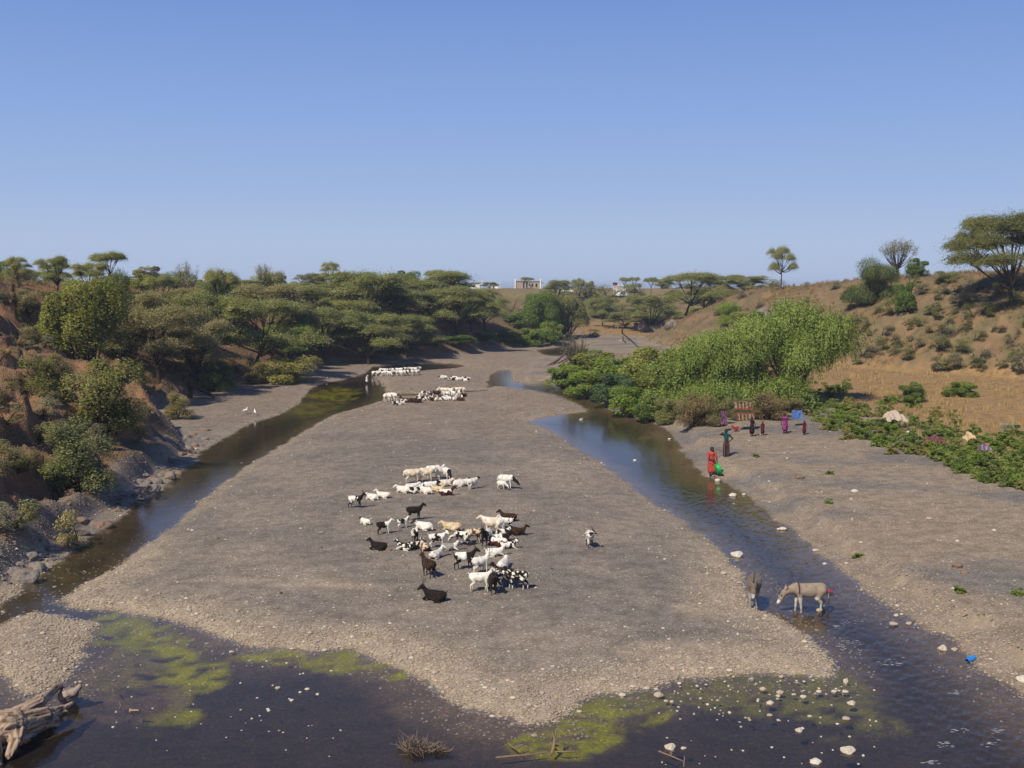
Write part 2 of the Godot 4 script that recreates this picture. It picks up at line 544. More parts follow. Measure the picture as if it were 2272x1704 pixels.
# bone: [from, to, radius at from, radius at to, softness, region]
func blob(bones: Array, cell: float) -> Dictionary:
	var lo := Vector3.ONE * 1e9
	var hi := -lo
	for b in bones:
		var r := maxf(b[2], b[3])
		lo = lo.min(b[0].min(b[1]) - Vector3.ONE * r)
		hi = hi.max(b[0].max(b[1]) + Vector3.ONE * r)
	lo -= Vector3.ONE * cell * 3.0
	hi += Vector3.ONE * cell * 3.0
	var nx := int((hi.x - lo.x) / cell) + 2
	var ny := int((hi.y - lo.y) / cell) + 2
	var nz := int((hi.z - lo.z) / cell) + 2
	var field := PackedFloat32Array()
	field.resize(nx * ny * nz)
	field.fill(1e3)
	var owner_ := PackedByteArray()
	owner_.resize(nx * ny * nz)
	for b in bones:
		var p: Vector3 = b[0]
		var q: Vector3 = b[1]
		var r0: float = b[2]
		var r1: float = b[3]
		var k: float = b[4]
		var pad := Vector3.ONE * (maxf(r0, r1) + k + cell * 2.5)
		var i0 := Vector3i(((p.min(q) - pad - lo) / cell).max(Vector3.ZERO))
		var top := (p.max(q) + pad - lo) / cell
		var ax := q - p
		var l2 := maxf(ax.length_squared(), 1e-9)
		for z in range(i0.z, mini(int(top.z) + 2, nz)):
			for y in range(i0.y, mini(int(top.y) + 2, ny)):
				var at := (z * ny + y) * nx + i0.x
				for x in range(i0.x, mini(int(top.x) + 2, nx)):
					var w := Vector3(lo.x + x * cell, lo.y + y * cell, lo.z + z * cell) - p
					var t := clampf(w.dot(ax) / l2, 0.0, 1.0)
					var d := (w - ax * t).length() - lerpf(r0, r1, t)
					var o := field[at]
					if d < o: owner_[at] = b[5]
					var h := maxf(k - absf(d - o), 0.0)
					field[at] = minf(d, o) - (h * h * 0.25 / k if k > 0.0 else 0.0)
					at += 1
	var vert := PackedVector3Array()
	var norm := PackedVector3Array()
	var region := PackedByteArray()
	var index := PackedInt32Array()
	var slot := PackedInt32Array()
	slot.resize(nx * ny * nz)
	slot.fill(-1)
	var sx := 1
	var sy := nx
	var sz := nx * ny
	var near := cell * 2.0
	for z in range(1, nz - 1):
		for y in range(1, ny - 1):
			for x in range(1, nx - 1):
				var at := z * sz + y * sy + x
				if absf(field[at]) > near: continue
				var f := [field[at], field[at + sx], field[at + sy], field[at + sx + sy], field[at + sz], field[at + sx + sz], field[at + sy + sz], field[at + sx + sy + sz]]
				var inside := 0
				for g in f: inside += 1 if g < 0.0 else 0
				if inside == 0 or inside == 8: continue
				var sum := Vector3.ZERO
				var cnt := 0
				for e in [[0, 1], [2, 3], [4, 5], [6, 7], [0, 2], [1, 3], [4, 6], [5, 7], [0, 4], [1, 5], [2, 6], [3, 7]]:
					var fa: float = f[e[0]]
					var fb: float = f[e[1]]
					if (fa < 0.0) != (fb < 0.0):
						var a3 := Vector3(e[0] & 1, (e[0] >> 1) & 1, e[0] >> 2)
						var b3 := Vector3(e[1] & 1, (e[1] >> 1) & 1, e[1] >> 2)
						sum += a3.lerp(b3, fa / (fa - fb))
						cnt += 1
				slot[at] = vert.size()
				vert.append(lo + (Vector3(x, y, z) + sum / cnt) * cell)
				norm.append(Vector3(f[1] + f[3] + f[5] + f[7] - f[0] - f[2] - f[4] - f[6], f[2] + f[3] + f[6] + f[7] - f[0] - f[1] - f[4] - f[5], f[4] + f[5] + f[6] + f[7] - f[0] - f[1] - f[2] - f[3]).normalized())
				region.append(owner_[at])
	for z in range(1, nz - 1):
		for y in range(1, ny - 1):
			for x in range(1, nx - 1):
				var at := z * sz + y * sy + x
				if slot[at] < 0 and absf(field[at]) > near: continue
				for e in [[sx, sy, sz], [sy, sz, sx], [sz, sx, sy]]:
					var fa := field[at]
					var fb := field[at + e[0]]
					if (fa < 0.0) == (fb < 0.0): continue
					var a := slot[at]
					var b := slot[at - e[1]]
					var c := slot[at - e[1] - e[2]]
					var d := slot[at - e[2]]
					if a < 0 or b < 0 or c < 0 or d < 0: continue
					if fa < 0.0:
						index.append_array(PackedInt32Array([a, c, b, a, d, c]))
					else:
						index.append_array(PackedInt32Array([a, b, c, a, c, d]))
	return {"v": vert, "n": norm, "r": region, "i": index}


func skinned(s: Dictionary, colours: PackedColorArray, extra: Geo = null) -> ArrayMesh:
	var v: PackedVector3Array = s.v.duplicate()
	var n: PackedVector3Array = s.n.duplicate()
	var ix: PackedInt32Array = s.i.duplicate()
	var c := colours.duplicate()
	if extra:
		var off := v.size()
		v.append_array(extra.v)
		n.append_array(extra.n)
		c.append_array(extra.c)
		for k in extra.v.size(): ix.append(off + k)
	var a := []
	a.resize(Mesh.ARRAY_MAX)
	a[Mesh.ARRAY_VERTEX] = v
	a[Mesh.ARRAY_NORMAL] = n
	a[Mesh.ARRAY_COLOR] = c
	a[Mesh.ARRAY_INDEX] = ix
	var m := ArrayMesh.new()
	m.add_surface_from_arrays(Mesh.PRIMITIVE_TRIANGLES, a)
	return m

# ---------------------------------------------------------------- goats and sheep (facing +x; regions 0 trunk, 1 neck, 2 head, 3 legs, 4 ear, 5 tail, 6 muzzle)

var shapes := {}

# how: lie, graze, turn (head to the side, radians), sheep, kid
func beast(how: Dictionary) -> Dictionary:
	var key := str(how)
	if shapes.has(key): return shapes[key]
	var lie: bool = how.get("lie", false)
	var graze: bool = how.get("graze", false)
	var sheep: bool = how.get("sheep", false)
	var turn: float = how.get("turn", 0.0)
	var h := 0.19 if lie else 0.5
	var fat := 1.18 if sheep else 1.0
	var B := []
	B.append([Vector3(0.22, h + 0.02, 0), Vector3(0.02, h - 0.015, 0), 0.125 * fat, 0.15 * fat, 0.05, 0])
	B.append([Vector3(0.02, h - 0.015, 0), Vector3(-0.25, h + 0.015, 0), 0.15 * fat, 0.128 * fat, 0.05, 0])
	B.append([Vector3(0.2, h + 0.08, 0), Vector3(-0.24, h + 0.085, 0), 0.06 * fat, 0.066 * fat, 0.06, 0])
	var shoulder := Vector3(0.27, h + 0.06, 0)
	var poll := Vector3(0.41, h + 0.24, 0)
	if sheep: poll = Vector3(0.43, h + 0.17, 0)
	if graze: poll = Vector3(0.52, h - 0.14, 0)
	var yaw := Basis(Vector3.UP, turn)
	poll = shoulder + Basis(Vector3.UP, turn * 0.5) * (poll - shoulder)
	B.append([shoulder, poll, 0.098 * fat, 0.055 * fat, 0.05, 1])
	var fwd := yaw * (Vector3(0.13, -0.075, 0) if not graze else Vector3(0.1, -0.15, 0))
	var sidev := yaw * Vector3(0, 0, 1)
	var crown := poll + yaw * Vector3(0.01, 0.02, 0)
	B.append([crown, crown + fwd * 0.55, 0.064, 0.053, 0.03, 2])
	B.append([crown + fwd * 0.55, crown + fwd * 1.15, 0.05, 0.035, 0.02, 6])
	for s in [-1.0, 1.0]:
		B.append([crown + sidev * 0.045 * s + Vector3(0, 0.012, 0), crown + sidev * 0.135 * s + Vector3(0, -0.03, 0) - fwd * 0.15, 0.02, 0.012, 0.015, 4])
	if lie:
		for s in [-1.0, 1.0]:
			B.append([Vector3(0.22, 0.15, 0.09 * s), Vector3(0.36, 0.07, 0.1 * s), 0.055, 0.034, 0.03, 3])
			B.append([Vector3(0.36, 0.06, 0.1 * s), Vector3(0.24 if s < 0 else 0.46, 0.025, 0.11 * s), 0.028, 0.02, 0.02, 3])
			B.append([Vector3(-0.2, 0.16, 0.11 * s), Vector3(-0.06, 0.09, 0.16 * s), 0.095, 0.06, 0.04, 3])
			B.append([Vector3(-0.06, 0.07, 0.17 * s), Vector3(-0.24, 0.03, 0.17 * s), 0.04, 0.024, 0.02, 3])
			B.append([Vector3(-0.24, 0.03, 0.17 * s), Vector3(-0.04, 0.022, 0.2 * s), 0.022, 0.018, 0.02, 3])
	else:
		var stride: float = how.get("stride", 0.03)
		for s in [-1.0, 1.0]:
			var f: float = stride * s
			B.append([Vector3(0.2, h - 0.03, 0.075 * s), Vector3(0.21 + f * 0.6, 0.25, 0.075 * s), 0.07, 0.034, 0.03, 0])
			B.append([Vector3(0.21 + f * 0.6, 0.25, 0.075 * s), Vector3(0.215 + f, 0.02, 0.075 * s), 0.03, 0.02, 0.015, 3])
			B.append([Vector3(-0.24, h - 0.02, 0.08 * s), Vector3(-0.17 - f * 0.5, 0.33, 0.085 * s), 0.09, 0.055, 0.04, 0])
			B.append([Vector3(-0.17 - f * 0.5, 0.33, 0.085 * s), Vector3(-0.29 - f, 0.235, 0.08 * s), 0.05, 0.03, 0.02, 3])
			B.append([Vector3(-0.29 - f, 0.235, 0.08 * s), Vector3(-0.265 - f, 0.02, 0.08 * s), 0.026, 0.02, 0.015, 3])
	if sheep:
		B.append([Vector3(-0.36, h + 0.05, 0), Vector3(-0.41, h - 0.1, 0), 0.065, 0.04, 0.03, 5])
	else:
		B.append([Vector3(-0.34, h + 0.08, 0), Vector3(-0.41, h + 0.17, 0), 0.026, 0.016, 0.015, 5])
	var s: Dictionary = blob(B, 0.0255)
	s.crown = crown
	s.fwd = fwd
	s.side = sidev
	shapes[key] = s
	return s

const WHITE := Color(0.78, 0.75, 0.69)
const BLACK := Color(0.022, 0.018, 0.016)
const BROWN := Color(0.06, 0.031, 0.018)
const TAN := Color(0.62, 0.44, 0.25)
const CREAM := Color(0.68, 0.56, 0.4)
const GREY := Color(0.3, 0.285, 0.27)


func coat(s: Dictionary, pattern: String, seed_: int) -> PackedColorArray:
	var c := PackedColorArray()
	var off := Vector3(seed_ * 3.7, seed_ * 1.3, 0)
	for k in s.v.size():
		var p: Vector3 = s.v[k]
		var r: int = s.r[k]
		var n := blotch.get_noise_3dv(p * 24.0 + off)
		var q := blotch.get_noise_3dv(p * 45.0 + off)
		var col := WHITE
		match pattern:
			"white": col = WHITE if r != 3 else WHITE.lerp(TAN, 0.25)
			"tan":
				col = TAN.lerp(CREAM, clampf(0.5 + 2.0 * n, 0, 1))
				if r == 6: col = CREAM
			"cream": col = CREAM.lerp(WHITE, clampf(0.4 + 2.0 * n, 0, 1))
			"black": col = BLACK if r != 6 else BLACK.lerp(BROWN, 0.6)
			"brown": col = BROWN.lerp(BLACK, clampf(0.4 + 2.0 * n, 0, 1))
			"redbrown": col = Color(0.12, 0.045, 0.025).lerp(BLACK, clampf(0.3 + 2.0 * n, 0, 1))
			"grey": col = GREY if p.x < 0.2 or r == 2 else WHITE
			"blackhead": col = BLACK if r == 2 or r == 4 or r == 6 or (r == 1 and p.x > 0.33) else WHITE
			"brownhead": col = BROWN if r == 2 or r == 4 or r == 6 or (r == 1 and n > -0.05) else WHITE
			"blackfront": col = BLACK if p.x + 0.25 * n > 0.05 or r == 3 else WHITE
			"blackends": col = BLACK if p.x + 0.2 * n > 0.08 or p.x < -0.27 + 0.2 * n or (r == 3 and n > -0.1) or (p.x < -0.1 and p.y < 0.43) else WHITE
			"blackrear": col = BLACK if p.x + 0.25 * n < 0.12 else WHITE
			"saddle": col = BLACK if absf(p.x + 0.03) < 0.13 + 0.3 * n and p.y > 0.14 or r == 4 else WHITE
			"patchy": col = BLACK if n > 0.03 else WHITE
			"brownpatch": col = Color(0.1, 0.045, 0.025) if n > 0.05 else CREAM
			"spotted": col = WHITE if q > 0.16 or (r == 3 and p.y < 0.16) else BLACK
			"blackwhiteback": col = WHITE if p.y > 0.24 + 0.15 * n and r == 0 else Color(0.07, 0.025, 0.02)
			"whiteface": col = WHITE if r == 6 or r == 2 or (r == 0 and p.x < -0.05 + n) else BLACK
			"stripe": col = BLACK if absf(p.x + 0.16 + 0.2 * n) < 0.05 or r == 4 else WHITE
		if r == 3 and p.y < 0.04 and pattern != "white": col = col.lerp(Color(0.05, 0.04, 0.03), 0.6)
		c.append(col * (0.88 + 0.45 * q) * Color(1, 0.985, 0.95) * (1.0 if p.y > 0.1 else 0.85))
	return c


var herd_seed := 1


func animal(kind: String, at: Vector3, yaw: float, pattern: String, how: Dictionary, label: String, group := "", size := 1.0, horned := false) -> Node3D:
	herd_seed += 1
	var s := beast(how)
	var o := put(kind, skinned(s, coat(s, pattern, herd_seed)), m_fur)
	o.position = at + Vector3(0, -0.012, 0)
	o.rotation.y = yaw
	o.scale = Vector3.ONE * size * 0.94
	tag(o, label, kind, group)
	if horned:
		for w in [-1.0, 1.0]:
			var g := Geo.new()
			var p: Vector3 = s.crown + s.side * 0.025 * w + Vector3(0, 0.045, 0)
			g.tube([p, p + Vector3(0, 0.07, 0) - s.fwd * 0.25 + s.side * 0.02 * w, p + Vector3(0, 0.11, 0) - s.fwd * 0.7 + s.side * 0.05 * w], [0.015, 0.012, 0.004], 5, Color(0.06, 0.05, 0.04))
			put("horn", g.mesh(), m_plain, o)
	return o

# ---------------------------------------------------------------- trees and bushes: one of each kind with trunk and crown, then copies

func bend(a: Vector3, b: Vector3, sag: Vector3, parts: int) -> Array:
	var out := []
	for k in parts + 1:
		var t := float(k) / parts
		out.append(a.lerp(b, t) + sag * (4.0 * t * (1.0 - t)))
	return out


func taper(r0: float, r1: float, parts: int) -> Array:
	var out := []
	for k in parts + 1: out.append(lerpf(r0, r1, float(k) / parts))
	return out

const BARK := Color(0.085, 0.066, 0.05)


# a flat layered umbrella: 10 m high, 14 m wide
func make_umbrella(seed_: int, layers: int, sparse: float, lean: float, fork: float, bole: float, leaf := 1.0) -> Array:
	var r := RandomNumberGenerator.new()
	r.seed = seed_
	var wood := Geo.new()
	var crown := Geo.new()
	var top := Vector3(lean * 0.5, fork * 10.0, r.randf_range(-0.4, 0.4))
	wood.tube(bend(Vector3(0, -0.6, 0), top, Vector3(-lean * 0.1, 0, 0.15), 4), taper(bole, bole * 0.72, 4), 7, BARK)
	var limbs := 9 if layers == 1 else 6 + 2 * layers
	for k in limbs:
		var az := TAU * k / limbs + r.randf_range(-0.35, 0.35)
		var out := r.randf_range(0.15, 0.8) * 7.0
		var level_ := float(k % layers) / maxf(layers - 1, 1)
		var hh := lerpf(5.0 + 2.2 * fork, 9.2, pow(level_, 0.7)) if layers > 1 else 8.8
		if k % layers == 0 and layers > 1: out = r.randf_range(0.55, 0.9) * 7.0
		hh -= out * out * 0.02
		var tip := Vector3(cos(az) * out + lean, hh - 0.5, sin(az) * out)
		var start := top - Vector3(0, r.randf_range(0.0, 0.8), 0)
		var path := bend(start, tip, Vector3(0, r.randf_range(-0.4, 0.5), 0), 5)
		wood.tube(path, taper(bole * 0.5, 0.05, 5), 5, BARK)
		for w in 3:
			var a2 := az + r.randf_range(-1.5, 1.5)
			var c := tip + Vector3(cos(a2), 0, sin(a2)) * r.randf_range(0.3, 1.9) + Vector3(0, r.randf_range(0.0, 0.7), 0)
			wood.tube(bend(path[3], c, Vector3(0, 0.15, 0), 3), taper(0.07, 0.02, 3), 4, BARK)
			var rad := r.randf_range(1.6, 3.0)
			var thick := r.randf_range(0.9, 1.5)
			var tone := r.randf_range(0.78, 1.2)
			var squeeze := r.randf_range(0.7, 1.0)
			var ph := r.randf() * TAU
			for q in int(620.0 * rad / 2.0 * sparse / leaf / leaf):
				var a := r.randf() * TAU
				var edge := 1.0 + 0.2 * sin(3.0 * a + ph) + 0.12 * sin(7.0 * a + 2.0 * ph)
				var rr := sqrt(r.randf()) * edge * (1.0 + 0.35 * pow(r.randf(), 5.0))
				var y := thick * (1.0 - rr * rr * 0.75) * (r.randf() * 0.9 + 0.1) - thick * 0.25
				var p := c + Vector3(cos(a) * rr * rad, y, sin(a) * rr * rad * squeeze)
				if q % 4 == 0: p += Vector3(r.randfn() * 0.7, r.randfn() * 0.4, r.randfn() * 0.7)
				var t := tone * r.randf_range(0.8, 1.25)
				crown.leaf(p, r.randf_range(0.22, 0.42) * leaf, 0.3, Color(t * r.randf_range(0.9, 1.1), t, t * 0.9), r, Vector3(cos(a) * rr * 0.6, 0.55 + y / thick * 1.2, sin(a) * rr * 0.6).normalized())
			for q in int(9 * sparse) + 3:
				var a := r.randf() * TAU
				var e := c + Vector3(cos(a) * rad * 0.9, thick * r.randf_range(0.0, 0.5), sin(a) * rad * 0.9 * squeeze)
				wood.tube([c - Vector3(0, 0.15, 0), c.lerp(e, 0.5) + Vector3(0, -0.06, 0), e], [0.028, 0.02, 0.01], 3, BARK)
	return [wood.mesh(), crown.mesh()]


# a round bushy crown; hang > 0 lets strands of leaves droop; 4 m high, 4 m wide
func make_round(seed_: int, lumps: int, count: int, leaf: float, hang: float, open: float, fine_twigs := 40, low := 0.2) -> Array:
	var r := RandomNumberGenerator.new()
	r.seed = seed_
	var wood := Geo.new()
	var crown := Geo.new()
	var stems := 4
	var cs := []
	for k in lumps:
		var az := r.randf() * TAU
		var out := r.randf_range(0.2, 1.45)
		var y := r.randf_range(low * 4.0 + 0.5, 3.1) if k > 0 else 2.7
		y = minf(y, 3.4 - out * 0.7)
		if low <= 0.0 and k % 3 == 1:
			out = r.randf_range(0.7, 1.4)
			y = r.randf_range(0.45, 0.9)
		cs.append([Vector3(cos(az) * out, y, sin(az) * out), r.randf_range(0.45, 0.95), r.randf_range(0.7, 1.25)])
	for k in lumps:
		var c: Vector3 = cs[k][0]
		var b := Vector3(r.randf_range(-0.2, 0.2), -0.3, r.randf_range(-0.2, 0.2))
		wood.tube(bend(b, c, Vector3(c.x, 0, c.z) * -0.12, 4), taper(0.1 if k < stems else 0.06, 0.02, 4), 5, BARK)
	for k in fine_twigs:
		var l = cs[r.randi() % lumps]
		var dirv := Vector3(r.randf_range(-1, 1), r.randf_range(-0.2, 1), r.randf_range(-1, 1)).normalized()
		wood.tube([l[0], l[0] + dirv * l[1] * 0.6, l[0] + dirv * l[1] * r.randf_range(0.95, 1.2) + Vector3(0, 0.05, 0)], [0.02, 0.013, 0.005], 3, BARK)
	for q in count:
		var l = cs[r.randi() % lumps]
		var dirv := Vector3(r.randf_range(-1, 1), r.randf_range(-0.55, 1), r.randf_range(-1, 1)).normalized()
		var outv := (dirv + Vector3(0, 0.35, 0)).normalized()
		var sh := 1.0 - open * r.randf() * r.randf()
		var bump := 1.0 + 0.22 * sin(dirv.x * 7.0 + l[2] * 30.0) * sin(dirv.z * 6.0 + dirv.y * 5.0)
		var p: Vector3 = l[0] + dirv * l[1] * sh * bump
		if p.y < 0.05: continue
		var t: float = l[2] * r.randf_range(0.68, 1.35)
		var col := Color(t * r.randf_range(0.85, 1.15), t, t * 0.9)
		if hang > 0.0:
			var drop := r.randf_range(0.4, 1.0) * hang
			for w in 5:
				if r.randf() < 0.35:
					crown.leaf(p + Vector3(r.randf_range(-0.2, 0.2), r.randf_range(-0.2, 0.2), r.randf_range(-0.2, 0.2)), leaf * 1.5, 0.2, col, r, outv)
					continue
				var y := p.y - drop * w / 4.0
				if y < 0.1: break
				var pp := Vector3(p.x + dirv.x * 0.12 * w / 4.0 + r.randf_range(-0.02, 0.02), y, p.z + dirv.z * 0.12 * w / 4.0 + r.randf_range(-0.02, 0.02))
				var d := Vector3(r.randf_range(-0.25, 0.25), -1, r.randf_range(-0.25, 0.25)).normalized()
				var wv := d.cross(Vector3(r.randf_range(-1, 1), 0.1, r.randf_range(-1, 1))).normalized()
				crown.blade(pp - wv * leaf * 0.26, pp + wv * leaf * 0.26, pp + d * leaf * 1.5, col, outv)
		else:
			crown.leaf(p, leaf * r.randf_range(0.7, 1.3), 0.25, col, r, outv)
	return [wood.mesh(), crown.mesh()]


# a bare vase of upright branches with a haze of twigs; 6 m high, 5 m wide
func make_vase(seed_: int, twigs: int, leafy: int) -> Array:
	var r := RandomNumberGenerator.new()
	r.seed = seed_
	var wood := Geo.new()
	var crown := Geo.new()
	var grey := Color(0.15, 0.125, 0.105)
	wood.tube(bend(Vector3(0, -0.4, 0), Vector3(0.1, 1.7, 0), Vector3(0.1, 0, 0), 3), taper(0.2, 0.15, 3), 6, grey)
	for k in twigs:
		var az := r.randf() * TAU
		var out := r.randf_range(0.3, 2.5)
		var tip := Vector3(cos(az) * out, r.randf_range(4.4, 6.0) - out * 0.25, sin(az) * out)
		var path := bend(Vector3(0.1, r.randf_range(1.2, 1.9), 0), tip, Vector3(cos(az) * 0.3, -0.2, sin(az) * 0.3), 4)
		wood.tube(path, taper(0.07, 0.012, 4), 4, grey)
		for w in 6:
			var e: Vector3 = path[2 + w % 3]
			wood.tube([e, e + Vector3(r.randf_range(-0.6, 0.6), r.randf_range(0.2, 0.7), r.randf_range(-0.6, 0.6))], [0.018, 0.006], 3, grey)
		for w in leafy:
			var e: Vector3 = path[3].lerp(path[4], r.randf()) + Vector3(r.randf_range(-0.4, 0.4), r.randf_range(-0.3, 0.4), r.randf_range(-0.4, 0.4))
			var t := r.randf_range(0.7, 1.3)
			crown.leaf(e, r.randf_range(0.12, 0.22), 0.3, Color(t, t, t * 0.9), r)
	return [wood.mesh(), crown.mesh()]


var sizes := {}


func kind_of_tree(called: String, made: Array, wide: float, high: float) -> void:
	var o := Node3D.new()
	put("trunk", made[0], m_wood, o)
	put("crown", made[1], null, o)
	protos[called] = o
	var box: AABB = made[1].get_aabb()
	sizes[called] = Vector2((box.size.x + box.size.z) * 0.48, box.end.y * 0.985)


func plant(proto: String, called: String, at: Vector3, wide: float, high: float, turn: float, tone: Color, label: String, category: String, group := "") -> Node3D:
	var o: Node3D = protos[proto].duplicate()
	o.name = numbered(called)
	add_child(o)
	o.position = at
	o.rotation.y = turn
	var s: Vector2 = sizes[proto]
	o.scale = Vector3(wide / s.x, high / s.y, wide / s.x)
	(o.get_node("crown") as MeshInstance3D).material_override = leaves(tone)
	tag(o, label, category, group)
	return o


const DARKGREEN := Color(0.172, 0.178, 0.076)
const OLIVE := Color(0.2, 0.2, 0.085)
const BROWNISH := Color(0.2, 0.175, 0.095)
const GREYISH := Color(0.2, 0.19, 0.135)
const BRIGHT := Color(0.16, 0.21, 0.045)
const WILLOW := Color(0.16, 0.2, 0.055)
const YELLOWISH := Color(0.21, 0.22, 0.06)
const BUSHY := Color(0.12, 0.16, 0.045)


func at_distance(u: float, d: float) -> Vector3:
	var x := (u - 1136.0) / FOCAL * d
	return Vector3(x, ground(x, -d), -d)


# column of its middle, distance, row of its top, width in frame pixels -> a plant of that true size on the ground there
func grow(proto: String, called: String, u: float, d: float, vtop: float, wpx: float, tone: Color, turn: float, label: String, category := "tree", group := "") -> Node3D:
	var p := at_distance(u, d)
	var top := level_at(u, vtop, d)
	return plant(proto, called, p, wpx * d / FOCAL, maxf(top - p.y, 0.4), turn, tone, label, category, group)


func level_at(u: float, v: float, d: float) -> float:
	var s := sight(u, v)
	return EYE + s.y / -s.z * d

# ---------------------------------------------------------------- stones, wood, cloth, people

func stone_mesh(seed_: int, rings: int, sides: int, flat: float, sharp: float) -> ArrayMesh:
	var r := RandomNumberGenerator.new()
	r.seed = seed_
	var f := FastNoiseLite.new()
	f.seed = seed_
	f.frequency = 0.42
	f.fractal_octaves = 2
	var p := []
	for j in rings + 1:
		var row := []
		var th := PI * j / rings
		for i in sides:
			var ph := TAU * i / sides
			var d := Vector3(sin(th) * cos(ph), cos(th), sin(th) * sin(ph))
			var s := 1.0 + sharp * f.get_noise_3dv(d * 1.4)
			row.append(d * s * Vector3(0.5, 0.5 * flat, 0.42))
		p.append(row)
	var g := Geo.new()
	for j in rings:
		for i in sides:
			var k := (i + 1) % sides
			var t := r.randf_range(0.9, 1.08)
			if j > 0: g.tri(p[j][i], p[j][k], p[j + 1][k], Color(t, t, t))
			if j < rings - 1: g.tri(p[j][i], p[j + 1][k], p[j + 1][i], Color(t, t, t))
	return g.mesh()


func scatter(called: String, mesh: Mesh, mat: Material, where: Array, tints: PackedColorArray) -> void:
	var mm := MultiMesh.new()
	mm.transform_format = MultiMesh.TRANSFORM_3D
	mm.use_colors = true
	mm.mesh = mesh
	mm.instance_count = where.size()
	for k in where.size():
		mm.set_instance_transform(k, where[k])
		mm.set_instance_color(k, tints[k])
	var o := MultiMeshInstance3D.new()
	o.multimesh = mm
	o.material_override = mat
	o.name = called
	add_child(o)
	tag(o, "", "", "", "stuff")


func thing_mesh(called: String, mesh: Mesh, mat: Material, at: Vector3, turn: float, size: Vector3, label: String, category: String, group := "") -> MeshInstance3D:
	var o := put(called, mesh, mat)
	o.position = at
	o.rotation.y = turn
	o.scale = size
	tag(o, label, category, group)
	return o


func gnarled(bones: Array, cell: float, grain: float, depth: float, light: Color, dark: Color, axis: Vector3) -> ArrayMesh:
	for k in bones.size(): bones[k][5] = k
	var s := blob(bones, cell)
	var f := FastNoiseLite.new()
	f.seed = 40
	f.frequency = 1.0
	f.fractal_octaves = 3
	var c := PackedColorArray()
	for k in s.v.size():
		var p: Vector3 = s.v[k]
		var bo: Array = bones[s.r[k]]
		var u: Vector3 = (bo[1] - bo[0]).normalized()
		var q := (p - u * p.dot(u) * 0.9) * grain
		var n := f.get_noise_3dv(q)
		var n2 := f.get_noise_3dv(q * 1.9 + Vector3(9, 3, 1))
		s.v[k] = p + s.n[k] * (n * depth + n2 * depth * 0.5)
		c.append(light.lerp(dark, clampf(0.35 - 1.6 * n - 0.9 * n2, 0.0, 1.0)))
	# normals of the roughened surface
	var nn := PackedVector3Array()
	nn.resize(s.v.size())
	for k in range(0, s.i.size(), 3):
		var a: int = s.i[k]
		var b: int = s.i[k + 1]
		var d: int = s.i[k + 2]
		var fn: Vector3 = (s.v[d] - s.v[a]).cross(s.v[b] - s.v[a])
		nn[a] += fn; nn[b] += fn; nn[d] += fn
	for k in nn.size(): nn[k] = nn[k].normalized()
	s.n = nn
	return skinned(s, c)


func hand(g: Geo, wrist: Vector3, along: Vector3, across: Vector3, col: Color, curl: float) -> void:
	var a := along.normalized()
	var s := across.normalized()
	var down := a.cross(s).normalized()
	g.tube([wrist, wrist + a * 0.045, wrist + a * 0.085], [0.026, 0.036, 0.03], 6, col)
	for k in 4:
		var b := wrist + a * 0.08 + s * (k - 1.5) * 0.018
		var l: float = [0.062, 0.075, 0.07, 0.052][k]
		var m := b + a * l * 0.55
		g.tube([b, m, m + (a + down * curl).normalized() * l * 0.5], [0.009, 0.0085, 0.006], 5, col)
	var t := wrist + a * 0.03 - s * 0.03
	g.tube([t, t + (a * 0.6 - s * 0.8).normalized() * 0.035, t + (a * 0.6 - s * 0.8).normalized() * 0.035 + a * 0.03], [0.011, 0.01, 0.007], 5, col)

const SKIN := Color(0.062, 0.035, 0.024)


func head_bones(at: Vector3, fwd: Vector3) -> Array:
	var s := fwd.cross(Vector3.UP).normalized()
	var b := []
	b.append([at + Vector3(0, 0.03, 0) - fwd * 0.01, at - Vector3(0, 0.03, 0) + fwd * 0.015, 0.088, 0.07, 0.04, 0])
	b.append([at - Vector3(0, 0.05, 0) + fwd * 0.03, at - Vector3(0, 0.085, 0) + fwd * 0.035, 0.05, 0.036, 0.03, 0])
	b.append([at + Vector3(0, 0.0, 0) + fwd * 0.09, at - Vector3(0, 0.025, 0) + fwd * 0.102, 0.012, 0.017, 0.012, 0])
	b.append([at - Vector3(0, 0.055, 0) + fwd * 0.078 - s * 0.018, at - Vector3(0, 0.055, 0) + fwd * 0.078 + s * 0.018, 0.012, 0.012, 0.008, 2])
	for w in [-1.0, 1.0]:
		b.append([at + s * 0.032 * w + fwd * 0.078 + Vector3(0, 0.008, 0), at + s * 0.036 * w + fwd * 0.078 + Vector3(0, 0.008, 0), 0.012, 0.012, 0.004, 3])
		b.append([at + s * 0.088 * w - Vector3(0, 0.01, 0), at + s * 0.092 * w + Vector3(0, 0.015, 0), 0.016, 0.018, 0.008, 0])
	return b


